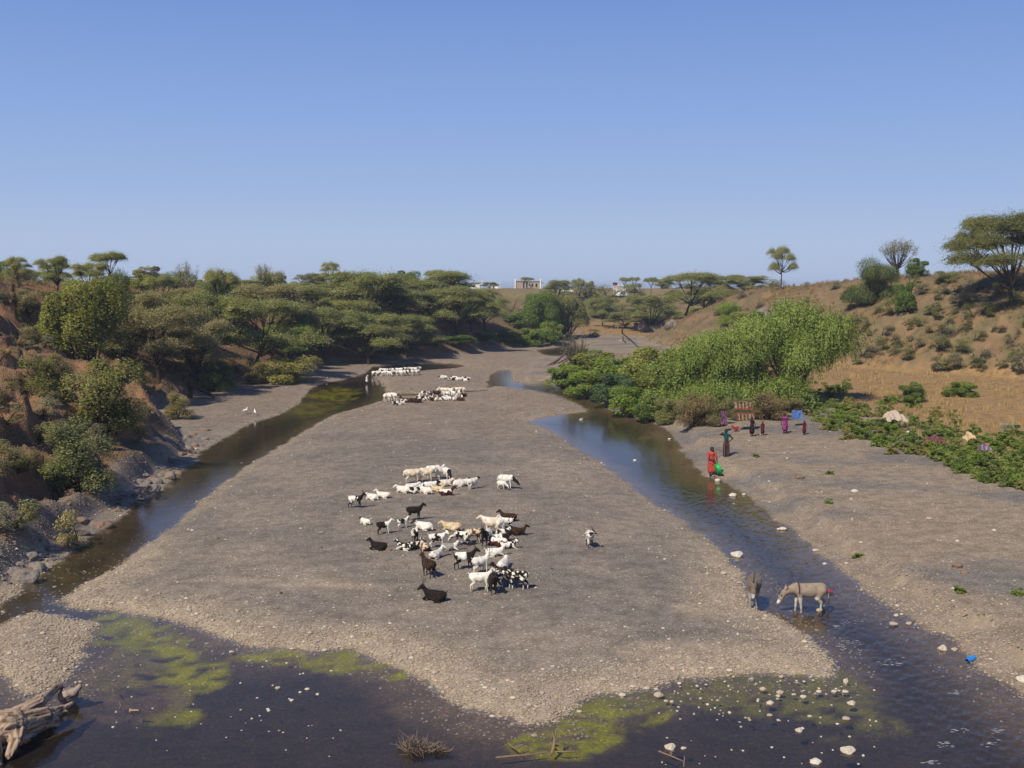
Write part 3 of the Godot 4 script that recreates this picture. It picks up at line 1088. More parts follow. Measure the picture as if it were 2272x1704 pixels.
func cloth_colour(kind: String, p: Vector3) -> Color:
	var n := blotch.get_noise_3dv(p * 60.0)
	match kind:
		"teal": return Color(0.012, 0.075, 0.085) * (1.0 + 0.5 * n)
		"striped_skirt": return [Color(0.075, 0.016, 0.016), Color(0.04, 0.032, 0.03), Color(0.1, 0.085, 0.07), Color(0.03, 0.024, 0.024)][posmod(int(floor(p.x * 16.0 + p.z * 6.0)), 4)]
		"red_dress": return Color(0.42, 0.085, 0.06).lerp(Color(0.3, 0.03, 0.035), smoothstep(-0.05, 0.25, n)) if p.y < 0.86 or p.y > 0.98 else Color(0.2, 0.02, 0.025)
		"pink": return [Color(0.45, 0.02, 0.12), Color(0.2, 0.06, 0.3), Color(0.4, 0.03, 0.06), Color(0.05, 0.08, 0.35)][posmod(int(floor(p.y * 9.0 + n * 5.0)), 4)]
		"dark": return Color(0.022, 0.016, 0.02) * (1.0 + n)
		"maroon": return Color(0.09, 0.015, 0.018) * (1.0 + n)
		"white": return Color(0.55, 0.55, 0.56) * (1.0 + 0.2 * n)
		"blue": return Color(0.1, 0.19, 0.5) * (1.0 + 0.4 * n)
		"red": return Color(0.4, 0.03, 0.03) * (1.0 + 0.3 * n)
		"headcloth": return Color(0.03, 0.02, 0.02)
	return Color(0.3, 0.3, 0.3)


func figure(at: Vector3, yaw: float, size: float, skin: Array, hands: Array, clothes: Array, label: String, group := "") -> void:
	var o := base("person", at)
	o.rotation.y = yaw
	o.scale = Vector3.ONE * size
	tag(o, label, "person", group)
	var s := blob(skin, 0.017)
	var c := PackedColorArray()
	for k in s.v.size():
		c.append([SKIN, Color(0.012, 0.01, 0.01), Color(0.09, 0.035, 0.03), Color(0.01, 0.01, 0.01)][s.r[k]])
	var g := Geo.new()
	for h in hands: hand(g, h[0], h[1], h[2], SKIN, h[3])
	put("body", skinned(s, c, g), m_plain, o)
	for w in clothes:
		var t := blob(w[1], 0.022)
		var cc := PackedColorArray()
		for k in t.v.size():
			var p: Vector3 = t.v[k]
			t.v[k] = p + t.n[k] * 0.012 * sin(atan2(p.z, p.x) * 9.0 + p.y * 2.0) * smoothstep(1.2, 0.2, p.y)
			cc.append(cloth_colour(w[2], p))
		put(w[0], skinned(t, cc), m_cloth, o)


# a rag draped over bushes: a sheet sagging between high points
func drape(called: String, at: Vector3, wide: float, deep: float, lift: float, cols: Callable, label: String, category: String, seed_: int, group := "", upright := 0.0) -> void:
	var f := FastNoiseLite.new()
	f.seed = seed_
	f.frequency = 1.3
	var g := Geo.new()
	var nx := 16
	var nz := 12
	var pt := []
	for j in nz + 1:
		for i in nx + 1:
			var s := float(i) / nx - 0.5
			var t := float(j) / nz - 0.5
			var w := f.get_noise_2d(s * 2.2, t * 2.2)
			var y := lift * (1.0 - 3.0 * s * s) * (1.0 - 2.6 * maxf(t, 0.0) * maxf(t, 0.0)) + 0.22 * lift * w + 0.05 * minf(wide, 1.0) * sin(s * 22.0 + w * 4.0)
			var z := t * deep + 0.06 * minf(wide, 1.0) * sin(s * 17.0)
			if upright > 0.0:
				y = (0.5 - t) * lift + 0.04 * w
				z = 0.14 * w + t * deep
			pt.append(Vector3(s * wide * (1.0 + 0.2 * w), y, z))
	for j in nz:
		for i in nx:
			var a := j * (nx + 1) + i
			var col: Color = cols.call(float(i) / nx, float(j) / nz)
			for side in [0.0, -0.012]:
				var o := Vector3(0, side, side)
				if side == 0.0: g.quad(pt[a] + o, pt[a + nx + 1] + o, pt[a + nx + 2] + o, pt[a + 1] + o, col)
				else: g.quad(pt[a] + o, pt[a + 1] + o, pt[a + nx + 2] + o, pt[a + nx + 1] + o, col)
	var m := put(called, g.mesh(), m_cloth)
	m.position = at
	tag(m, label, category, group)


# ---------------------------------------------------------------- look-alikes: each told apart by its look and its place among its kind

var ranks := {}
const NTH := ["first", "second", "third", "fourth", "fifth", "sixth", "seventh", "eighth", "ninth", "tenth", "eleventh", "twelfth", "thirteenth", "fourteenth", "fifteenth", "sixteenth", "seventeenth", "eighteenth", "nineteenth", "twentieth"]


func ranked(o: Node3D, what: String, where: String) -> void:
	if not ranks.has(where): ranks[where] = []
	ranks[where].append([o, what])


func single_out() -> void:
	for where in ranks:
		var list: Array = ranks[where]
		for e in list:
			var p: Vector3 = look.inverse() * (e[0].position - Vector3(0, EYE, 0))
			e.append(p.x / -p.z)
			e.append(-p.y / -p.z)
		list.sort_custom(func(a, b): return a[3] < b[3])
		var rows := ceili(list.size() / 12.0)
		var each := ceili(float(list.size()) / rows)
		for r in rows:
			var row: Array = list.slice(r * each, mini((r + 1) * each, list.size()))
			row.sort_custom(func(a, b): return a[2] < b[2])
			for k in row.size():
				var place := "in the row"
				if rows == 2: place = ["back row", "front row"][r]
				elif rows > 2: place = "%s row from back" % NTH[r]
				var nth: String = "leftmost" if k == 0 else "rightmost" if k == row.size() - 1 else NTH[k] + " from left"
				row[k][0].set_meta("label", "%s %s, %s, %s" % [row[k][1], where, nth, place])


func tone_word(c: Color) -> String:
	return "olive" if c == OLIVE else "brown" if c == BROWNISH else "grey" if c == GREYISH else "bright green" if c == BRIGHT else "yellowish" if c == YELLOWISH else "green"


func bush(proto: String, called: String, u: float, vbase: float, vtop: float, wpx: float, tone: Color, turn: float, label: String, category := "bush", group := "") -> Node3D:
	var p := spot(u, vbase)
	var d := -p.z
	return plant(proto, called, p, wpx * d / FOCAL, (vbase - vtop) * d / FOCAL, turn, tone, label, category, group)


func make_protos() -> void:
	kind_of_tree("umbrella", make_umbrella(101, 3, 1.0, 0.6, 0.26, 0.34, 0.72), 14.6, 9.6)
	kind_of_tree("umbrella_wide", make_umbrella(102, 4, 1.0, -0.5, 0.16, 0.36, 0.72), 14.6, 9.6)
	kind_of_tree("umbrella_lean", make_umbrella(103, 2, 1.0, 2.6, 0.34, 0.3, 0.72), 14.6, 9.6)
	kind_of_tree("umbrella_flat", make_umbrella(104, 1, 0.9, 0.3, 0.5, 0.3, 0.72), 12.6, 9.4)
	kind_of_tree("umbrella_sparse", make_umbrella(105, 3, 0.5, -0.8, 0.28, 0.3, 0.6), 14.6, 9.6)
	kind_of_tree("umbrella_near", make_umbrella(106, 4, 0.8, 1.4, 0.2, 0.3, 0.55), 14.6, 9.6)
	kind_of_tree("umbrella_tall", make_umbrella(109, 3, 0.55, 0.7, 0.42, 0.3, 0.6), 14.6, 9.6)
	kind_of_tree("round_tree", make_round(111, 22, 48000, 0.08, 0.0, 0.5), 3.9, 3.8)
	kind_of_tree("willow", make_round(112, 22, 15000, 0.055, 0.42, 0.6, 60, 0.0), 3.9, 3.8)
	kind_of_tree("willow_high", make_round(113, 20, 14000, 0.055, 0.55, 0.6, 60, 0.3), 3.9, 3.8)
	kind_of_tree("fine_shrub", make_round(114, 14, 17000, 0.1, 0.0, 0.75, 160, -0.05), 3.9, 3.7)
	kind_of_tree("leafy_bush", make_round(115, 16, 17000, 0.15, 0.0, 0.45, 30, 0.0), 3.9, 3.7)
	kind_of_tree("small_shrub", make_round(116, 8, 2000, 0.15, 0.0, 0.8, 40, 0.0), 3.7, 3.5)
	kind_of_tree("weed", make_round(117, 9, 1600, 0.36, 0.0, 0.6, 10, 0.0), 3.8, 3.5)
	kind_of_tree("vase", make_vase(118, 30, 80), 5.0, 5.8)
	kind_of_tree("dry_vase", make_vase(119, 44, 10), 5.0, 5.8)


func grow_trees() -> void:
	var sky_l := "acacias along the left skyline"
	for t in [
		["umbrella_sparse", 46, 119, 564, 78, OLIVE, "thin pale acacia, leftmost tree on the left skyline"],
		["umbrella", 132, 123, 561, 96, DARKGREEN, "dark acacia with a slanting trunk, second from the left on the skyline"],
		["umbrella_wide", 205, 128, 576, 110, OLIVE, "low spreading acacia under the tall flat-topped skyline tree"],
		["umbrella_flat", 249, 134, 548, 96, DARKGREEN, "tall flat-topped acacia standing highest on the left skyline"],
		["umbrella_lean", 350, 130, 594, 104, DARKGREEN, "leaning acacia with a wedge-shaped crown on the left skyline"],
		["vase", 418, 142, 578, 50, GREYISH, "grey vase-shaped tree between two flat acacias on the left skyline"],
		["umbrella_flat", 488, 142, 580, 90, OLIVE, "flat-topped acacia right of the grey vase-shaped tree"],
		["vase", 587, 172, 584, 46, GREYISH, "left one of a pair of grey bare trees on the skyline"],
		["vase", 622, 176, 598, 38, GREYISH, "right, smaller one of a pair of grey bare trees on the skyline"],
		["umbrella_sparse", 676, 185, 605, 60, GREYISH, "greyish low acacia left of the large acacia mass on the skyline"],
		["umbrella_sparse", 733, 192, 576, 62, OLIVE, "grey-green acacia rising behind the left end of the big acacias"],
		["umbrella_flat", 968, 262, 592, 56, OLIVE, "small flat acacia showing above the right of the big acacias"],
	]: grow(t[0], "acacia", t[1], t[2], t[3], t[4], t[5], t[1] * 0.7 if t[0] != "umbrella_lean" else 0.0, t[6], "tree", sky_l)
	var bank := "acacias on the left bank"
	for t in [
		["umbrella_wide", 300, 112, 628, 190, BROWNISH, 1.0, "brownish round-topped acacia behind the green bush on the left bank"],
		["umbrella_sparse", 350, 108, 664, 290, BROWNISH, 2.0, "thin brown acacia with a pale forked trunk beside the left gravel beach"],
		["umbrella", 455, 124, 632, 230, DARKGREEN, 0.5, "acacia with a deeply shaded underside behind the forked pale trunk"],
		["umbrella_lean", 560, 134, 640, 230, DARKGREEN, 0.0, "acacia with a dark trunk leaning to the right over the left beach"],
		["umbrella_wide", 590, 152, 622, 210, BROWNISH, 2.6, "brown-green wide acacia behind the leaning one"],
		["umbrella", 660, 166, 622, 200, OLIVE, 1.7, "olive acacia left of the tallest acacia mass, forked branches showing"],
		["umbrella_wide", 830, 174, 592, 250, DARKGREEN, 0.3, "huge layered acacia, left half of the big dark green mass"],
		["umbrella_wide", 950, 196, 595, 250, DARKGREEN, 4.2, "huge layered acacia, right half of the big dark green mass"],
		["umbrella", 1015, 186, 625, 190, DARKGREEN, 2.9, "acacia with several dark trunks above the shaded river bushes"],
		["umbrella_wide", 820, 160, 688, 190, DARKGREEN, 5.1, "many-stemmed low acacia just above the upper flock"],
		["umbrella", 715, 158, 672, 200, DARKGREEN, 3.3, "low acacia between the leaning tree and the many-stemmed one"],
		["umbrella_wide", 640, 147, 712, 150, BUSHY, 0.9, "small acacia with hanging foliage above the yellow grass"],
		["umbrella", 1075, 205, 648, 110, DARKGREEN, 1.2, "acacia at the right end of the left bank's mass"],
		["umbrella_sparse", 960, 218, 690, 70, OLIVE, 2.2, "small forked acacia seen under the big crowns"],
		["umbrella", 400, 140, 634, 180, BROWNISH, 4.0, "brownish acacia behind the shaded one"],
		["umbrella_wide", 520, 168, 618, 170, OLIVE, 5.5, "olive acacia at the back of the left bank"],
		["umbrella_wide", 740, 212, 604, 150, DARKGREEN, 0.1, "acacia behind the huge layered pair, at its left"],
		["umbrella", 250, 118, 640, 140, OLIVE, 0.4, "olive acacia low behind the large leafy tree"],
		["umbrella_wide", 430, 116, 690, 190, BROWNISH, 1.4, "brown-green low acacia right of the forked pale trunk"],
		["umbrella", 640, 176, 640, 170, DARKGREEN, 3.6, "green acacia deep in the left bank's mass"],
		["umbrella_wide", 720, 184, 625, 190, OLIVE, 4.4, "olive acacia filling in left of the huge layered pair"],
		["umbrella", 890, 184, 640, 200, DARKGREEN, 5.2, "acacia between the halves of the huge layered pair"],
		["umbrella_wide", 900, 170, 690, 150, DARKGREEN, 2.1, "low acacia right of the many-stemmed one"],
		["umbrella", 1045, 198, 660, 130, DARKGREEN, 0.6, "low acacia below the right end of the left bank's mass"],
		["umbrella_wide", 770, 168, 660, 170, OLIVE, 3.0, "olive low acacia in front of the huge layered pair's left end"],
	]: grow(t[0], "acacia", t[1], t[2], t[3], t[4] * 1.12, t[5], t[6], t[7], "tree", bank)
	var far := "acacias on the far plateau"
	for t in [
		["umbrella_flat", 1168, 385, 612, 36, DARKGREEN, "dark flat acacia in front of the far house"],
		["umbrella_wide", 1232, 335, 617, 92, DARKGREEN, "wide dark acacia right of the far house"],
		["umbrella", 1284, 345, 613, 36, OLIVE, "rounder acacia beside the white wall, right of the wide dark one"],
		["umbrella", 1310, 350, 620, 30, OLIVE, "small low acacia left of the red sign"],
		["umbrella_flat", 1384, 360, 611, 30, OLIVE, "thin acacia just right of the red sign"],
		["umbrella_lean", 1408, 355, 609, 40, OLIVE, "leaning acacia, second right of the red sign"],
		["umbrella_flat", 1444, 350, 610, 38, DARKGREEN, "flat dark acacia, third right of the red sign"],
		["umbrella", 1585, 238, 603, 120, DARKGREEN, "dense acacia behind the tall forked one at the right"],
		["umbrella_wide", 1655, 245, 606, 140, OLIVE, "low wide acacia left of the two-storeyed skyline tree"],
		["umbrella_sparse", 1610, 226, 640, 90, BROWNISH, "brown thin thorn tree below the dense acacia"],
		["umbrella_wide", 1440, 245, 648, 160, DARKGREEN, "spreading acacia low in the far valley, behind the grey rock"],
		["umbrella", 1337, 265, 652, 90, DARKGREEN, "two-tiered acacia with a bare brown trunk in the far valley"],
		["umbrella_wide", 1385, 258, 690, 120, DARKGREEN, "low dark acacia between the two far valley trees"],
		["umbrella_wide", 1560, 222, 655, 120, BUSHY, "green acacia at the foot of the tall forked one"],
		["umbrella_wide", 1085, 400, 625, 50, OLIVE, "grey-green acacia between the far white houses"],
		["umbrella_sparse", 1040, 420, 626, 30, OLIVE, "thin acacia left of the far white house"],
	]: grow(t[0], "acacia", t[1], t[2], t[3], t[4], t[5], t[1] * 0.9, t[6], "tree", far)
	grow("umbrella_lean", "acacia", 1520, 212, 590, 170, DARKGREEN, 0.0, "tall forked acacia with layered crown on the right hill's shoulder")
	grow("umbrella_tall", "acacia", 1730, 190, 538, 84, OLIVE, 0.8, "two-storeyed flat acacia standing alone on the right skyline")
	grow("umbrella_near", "acacia", 2165, 150, 468, 130, OLIVE, 2.0, "pale-trunked tree left of the big tree at the right edge")
	grow("umbrella_near", "acacia", 2252, 127, 452, 320, DARKGREEN * 0.72, PI, "big acacia at the right edge with its crown cut by the frame")
	# rounder trees
	grow("round_tree", "leafy_tree", 195, 96, 606, 215, Color(0.15, 0.155, 0.045), 0.4, "large yellow-green leafy tree on the left bank", "tree")
	grow("round_tree", "leafy_tree", 262, 113, 592, 66, Color(0.11, 0.135, 0.07), 2.0, "pale grey-green round tree above the large leafy one", "tree")
	grow("round_tree", "leafy_tree", 1195, 222, 642, 110, BUSHY, 1.0, "tall dark green leafy tree at the river bend", "tree")
	grow("round_tree", "leafy_tree", 1255, 228, 650, 100, DARKGREEN, 3.0, "dark olive tree right of the tall leafy one at the bend", "tree")
	grow("round_tree", "leafy_tree", 490, 150, 612, 80, Color(0.1, 0.125, 0.05), 3.0, "pale green round tree behind the left bank acacias", "tree")
	var wl := "drooping trees on the right bank"
	for t in [["fine_shrub", 1505, 94, 768, 170, 0.2, "leftmost drooping green tree on the right bank"], ["willow", 1580, 92, 722, 210, 1.9, "drooping green tree above the washing people's brush pile"], ["willow", 1672, 94, 688, 250, 3.3, "broad drooping green tree in the middle of the right bank thicket"], ["willow_high", 1762, 96, 650, 270, 5.0, "tallest drooping green tree, rightmost, overhanging the yellow grass"], ["willow", 1610, 108, 715, 190, 4.0, "drooping green tree at the back of the thicket"]]:
		grow(t[0], "willow_tree", t[1], t[2], t[3], t[4], WILLOW, t[5], t[6], "tree", wl)
	grow("vase", "thorn_tree", 1985, 165, 528, 90, GREYISH, 0.5, "dry brushy grey tree on the right skyline", "tree")
	grow("dry_vase", "thorn_tree", 1275, 128, 735, 70, GREYISH, 1.5, "grey leafless brush by the fallen trunk at the bend", "bush")
	# bushes that hug the right channel
	var rb := "leafy bushes overhanging the right channel"
	for t in [[1252, 125, 806, 96, BRIGHT, "leftmost leafy bush where the right channel bends"], [1312, 114, 816, 110, BRIGHT, "leafy bush second from the bend, its foot in the water"], [1364, 104, 828, 110, Color(0.085, 0.125, 0.065), "blue-green bush in the middle of the riverside thicket"], [1410, 97, 856, 120, BRIGHT, "rounded bright bush with yellow spots over the channel"], [1450, 92.5, 876, 90, BUSHY, "low bush at the right end of the riverside thicket"], [1390, 118, 790, 150, BRIGHT, "bush behind the rounded bright one"], [1295, 137, 772, 100, BUSHY, "bush at the back of the riverside thicket"], [1450, 110, 768, 150, YELLOWISH, "yellowish bush left of the drooping trees"], [1330, 128, 780, 130, YELLOWISH, "yellowish brush between the riverside bushes"]]:
		grow("leafy_bush", "riverside_bush", t[0], t[1], t[2], t[3], t[4], t[0] * 0.3, t[5], "bush", rb)
	grow("fine_shrub", "dead_bush", 1318, 113, 826, 46, Color(0.2, 0.12, 0.07), 1.0, "brown dead shrub among the green riverside bushes", "bush")
	var lb := "bushes at the foot of the far left bank"
	for t in [[1118, 206, 732, 90, BRIGHT, "bright green bush left of the tall tree at the bend"], [1172, 209, 728, 76, BRIGHT, "bright green bush under the tall tree at the bend"], [1228, 214, 712, 66, BRIGHT, "tall bright bush right of the tall tree's foot"], [880, 172, 752, 80, BUSHY, "shaded bush at the water behind the upper flock"], [950, 176, 748, 90, BUSHY, "shaded bush in the middle of the dark bank"], [1015, 183, 742, 90, BUSHY, "shaded bush below the several dark trunks"], [1068, 196, 738, 70, BUSHY, "shaded bush next to the bright green ones"], [820, 167, 770, 60, YELLOWISH, "low bush left of the shaded bank bushes"], [1150, 222, 690, 80, BUSHY, "mid-green bush behind the bright ones"]]:
		grow("leafy_bush", "bank_bush", t[0], t[1], t[2], t[3], t[4], t[0] * 0.37, t[5], "bush", lb)
	# shrubs of the left slope
	bush("fine_shrub", "thorn_shrub", 228, 965, 788, 190, Color(0.15, 0.15, 0.055), 0.3, "largest olive shrub on the eroded left slope")
	bush("fine_shrub", "thorn_shrub", 170, 1092, 928, 190, Color(0.13, 0.14, 0.065), 2.3, "olive shrub just above the left water's edge")
	bush("fine_shrub", "thorn_shrub", 110, 880, 780, 110, Color(0.15, 0.15, 0.06), 4.0, "olive shrub up the slope, left of the largest one")
	bush("fine_shrub", "thorn_shrub", 640, 850, 788, 140, Color(0.24, 0.22, 0.07), 1.0, "dry yellow shrub at the edge of the left beach")
	bush("fine_shrub", "thorn_shrub", 585, 850, 800, 90, Color(0.2, 0.17, 0.08), 3.0, "brownish shrub left of the dry yellow one")
	bush("leafy_bush", "thorn_shrub", 478, 868, 800, 90, BUSHY, 1.0, "dark bush in the shade behind the fallen trunk")
	bush("small_shrub", "thorn_shrub", 172, 1210, 1128, 80, Color(0.3, 0.25, 0.11), 2.0, "straw-coloured clump at the left water's edge")
	bush("fine_shrub", "thorn_shrub", 395, 930, 868, 70, Color(0.2, 0.17, 0.08), 2.6, "dry shrub at the corner of the eroded spur")
	bush("fine_shrub", "thorn_shrub", 60, 700, 640, 90, BROWNISH, 0.6, "brown shrub high at the left edge")
	bush("fine_shrub", "thorn_shrub", 270, 790, 730, 110, Color(0.13, 0.14, 0.07), 0.9, "grey-green shrub below the large leafy tree")
	# single shrubs of the right slope
	bush("willow", "thorn_shrub", 1932, 674, 564, 112, Color(0.1, 0.12, 0.05), 0.3, "big round drooping shrub below the dry tree on the right skyline")
	bush("leafy_bush", "thorn_shrub", 2035, 615, 572, 56, BUSHY, 1.3, "green shrub right of the dry tree on the right skyline")
	bush("leafy_bush", "thorn_shrub", 2012, 690, 625, 60, BUSHY, 2.3, "narrow green shrub on the slope right of the big round one")
	bush("fine_shrub", "thorn_shrub", 2100, 628, 600, 70, OLIVE, 1.1, "low grey-green shrub on the right crest")
	bush("leafy_bush", "thorn_shrub", 2022, 892, 846, 66, BUSHY, 4.4, "round dark shrub alone in the yellow grass")
	bush("leafy_bush", "thorn_shrub", 2130, 880, 846, 80, BRIGHT, 0.4, "bright flat shrub in the yellow grass at the right")
	bush("willow", "thorn_shrub", 1620, 720, 664, 60, BRIGHT, 2.4, "bright shrub high on the slope behind the drooping trees")
	bush("leafy_bush", "thorn_shrub", 1670, 730, 690, 100, YELLOWISH, 2.9, "yellow-green scrub behind the drooping trees")
	for t in [[1490, 940, 880, 80, "leftmost brown brush at the feet of the drooping trees"], [1540, 946, 870, 90, "brown brush heap left of the washing people"], [1590, 944, 890, 70, "brown brush behind the violet shawl"], [1650, 930, 880, 80, "brown brush above the striped blanket"], [1705, 930, 870, 100, "grey-green brush under the broad drooping tree"], [1755, 915, 880, 70, "thin brush at the right edge of the thicket's shade"]]:
		bush("fine_shrub", "brush", t[0], t[1], t[2], t[3], [BROWNISH, Color(0.19, 0.14, 0.08), OLIVE][int(t[0]) % 3], t[0] * 0.2, t[4], "bush")
	rng.seed = 55
	for k in 34:                                                              # low bushes fringing the skyline and the far slopes
		var u := rng.randf_range(1090, 1720)
		var d := rng.randf_range(250, 430)
		if absf(u - 1172) < 60 or absf(u - 1262) < 26 or absf(u - 1372) < 22: d = rng.randf_range(250, 330)
		var p := at_distance(u, d)
		var w := rng.randf_range(3.0, 7.0)
		var tone: Color = [BUSHY, OLIVE, YELLOWISH, DARKGREEN][k % 4]
		ranked(plant(["leafy_bush", "umbrella_wide", "small_shrub"][k % 3], "far_bush", p, w * 1.5, w * 0.6, k, tone, "low rounded bush on the far slopes or skyline", "bush", "low bushes on the far slopes"), tone_word(tone) + " bush", "on the far slopes")
	for k in 44:                                                              # and the left bank between the acacias
		var u := rng.randf_range(-10, 1060)
		var d := rng.randf_range(112, 215)
		var p := at_distance(u, d)
		if f_floor < 2.0: continue
		var w := rng.randf_range(1.6, 4.2)
		var tone: Color = [BUSHY, OLIVE, BROWNISH, YELLOWISH][k % 4]
		ranked(plant(["leafy_bush", "fine_shrub", "fine_shrub"][k % 3], "bank_scrub", p, w * 1.4, w * 0.85, k, tone, "low scrub between the left bank's acacias", "bush", "scrub between the left bank's acacias"), tone_word(tone) + " scrub", "under the left acacias")
	for t in [[1300, 660, 625, 70], [1350, 665, 630, 90], [1330, 690, 660, 60], [1420, 650, 626, 60], [1310, 745, 728, 40], [1270, 640, 622, 50]]:
		ranked(bush("small_shrub", "hill_shrub", t[0], t[1], t[2], t[3], YELLOWISH, t[0] * 0.2, "yellow-green shrub on the far hillside", "bush", "yellow-green shrubs on the far hillside"), "yellow-green shrub", "on the far hillside")


func little_plants() -> void:
	rng.seed = 71
	for k in 210:                                                             # the scrub of the right slope
		var u := rng.randf_range(1560, 2300)
		var v := rng.randf_range(632, 860)
		if v < 655 and u < 1780: continue
		var p := spot(u, v)
		read_fields(p.x, p.z)
		if f_floor < 0.5: continue
		var w := rng.randf_range(0.7, 2.0)
		var tone: Color = [OLIVE, BROWNISH, GREYISH, Color(0.17, 0.18, 0.075)][k % 4]
		ranked(plant("small_shrub", "slope_shrub", p, w * 1.3, w * 0.85, rng.randf() * 6.0, tone, "low dry shrub on the right slope", "bush", "low shrubs on the right slope"), tone_word(tone) + " shrub", "on the right slope")
	for k in 150:                                                             # and of the left one
		var u := rng.randf_range(-20, 760)
		var v := rng.randf_range(625, 1180)
		var p := spot(u, v)
		read_fields(p.x, p.z)
		if f_floor < 0.8: continue
		var w := rng.randf_range(0.5, 1.5)
		var tone: Color = [OLIVE, BROWNISH, GREYISH, Color(0.16, 0.14, 0.07)][k % 4]
		ranked(plant("small_shrub", "slope_shrub", p, w * 1.3, w * 0.8, rng.randf() * 6.0, tone, "low dry shrub on the left slope", "bush", "low shrubs on the left slope"), tone_word(tone) + " shrub", "on the left slope")
	var front := [1820, 946, 1860, 962, 1900, 978, 1950, 990, 2000, 1006, 2050, 1018, 2100, 1030, 2140, 1050, 2190, 1068, 2240, 1080, 2290, 1092]
	for k in range(0, front.size(), 2):                                       # weeds along the top of the right beach
		for row in 26:
			var p := spot(front[k] + rng.randf_range(-28, 28), front[k + 1] - row * 4.6 + rng.randf_range(-7, 5))
			if row > 9 and rng.randf() < 0.055 * (row - 9): continue
			var w := rng.randf_range(0.55, 1.05)
			var tone: Color = [BRIGHT, BUSHY, Color(0.19, 0.225, 0.06), BRIGHT, Color(0.24, 0.22, 0.08)][rng.randi() % 5]
			ranked(plant("weed", "beach_weed", p, w * 1.35, w * rng.randf_range(0.6, 0.95), rng.randf() * 6.0, tone, "low leafy weed along the top of the right beach", "weed", "leafy weeds along the right beach"), tone_word(tone) + " weed", "by the right beach")
	for t in [[1678, 1014], [1838, 1116], [1842, 1052], [2260, 1320], [2130, 1314], [1905, 1238]]:
		ranked(plant("weed", "lone_weed", spot(t[0], t[1]), 0.5, 0.22, t[0], BRIGHT, "small green weed alone on the bare right beach", "weed", "single weeds on the right beach"), "small lone weed", "on the bare right beach")
	# grass, past counting
	var tuft := Geo.new()
	var r := RandomNumberGenerator.new()
	r.seed = 5
	for k in 12:
		var a := r.randf() * TAU
		var q := Vector3(cos(a), 0, sin(a)) * r.randf() * 0.16
		var d := Vector3(cos(a) * r.randf_range(0.1, 0.5), 1, sin(a) * r.randf_range(0.1, 0.5)).normalized() * r.randf_range(0.25, 0.5)
		var s := Vector3(-sin(a), 0, cos(a)) * 0.02
		var t := r.randf_range(0.8, 1.2)
		tuft.tri(q - s, q + s, q + d, Color(t, t, t))
	var tuft_mesh := tuft.mesh()
	var where := []
	var tints := PackedColorArray()
	for k in 70000:
		var d := 45.0 * pow(330.0 / 45.0, rng.randf())
		var x := rng.randf_range(-0.52, 0.52) * d
		var h := ground(x, -d)
		var col := Color(0.25, 0.17, 0.075)
		var size := rng.randf_range(0.6, 1.3)
		if f_floor < 0.3:
			if x < 8.0 or f_shore < 15.0 + 4.0 * blotch.get_noise_2d(x, -d): continue
			if blotch.get_noise_2d(x * 0.9 + 70.0, d * 0.9) < -0.05 or rng.randf() < 0.4: continue
			col = Color(0.4, 0.29, 0.13)
			size *= 0.62
		else:
			if blotch.get_noise_2d(x * 0.6, d * 0.6) < 0.0: continue
			if x < 0.0:
				if d < 90.0: continue
				col = Color(0.26, 0.2, 0.1)
			size *= 0.7
		size *= 1.0 + d / 300.0
		var j := rng.randf_range(0.7, 1.3)
		where.append(Transform3D(Basis(Vector3.UP, rng.randf() * TAU).scaled(Vector3.ONE * size), Vector3(x, h - 0.02, -d)))
		tints.append(Color(col.r * j, col.g * j, col.b * j))
	scatter("dry_grass", tuft_mesh, tinted(0.9, 0.1), where, tints)


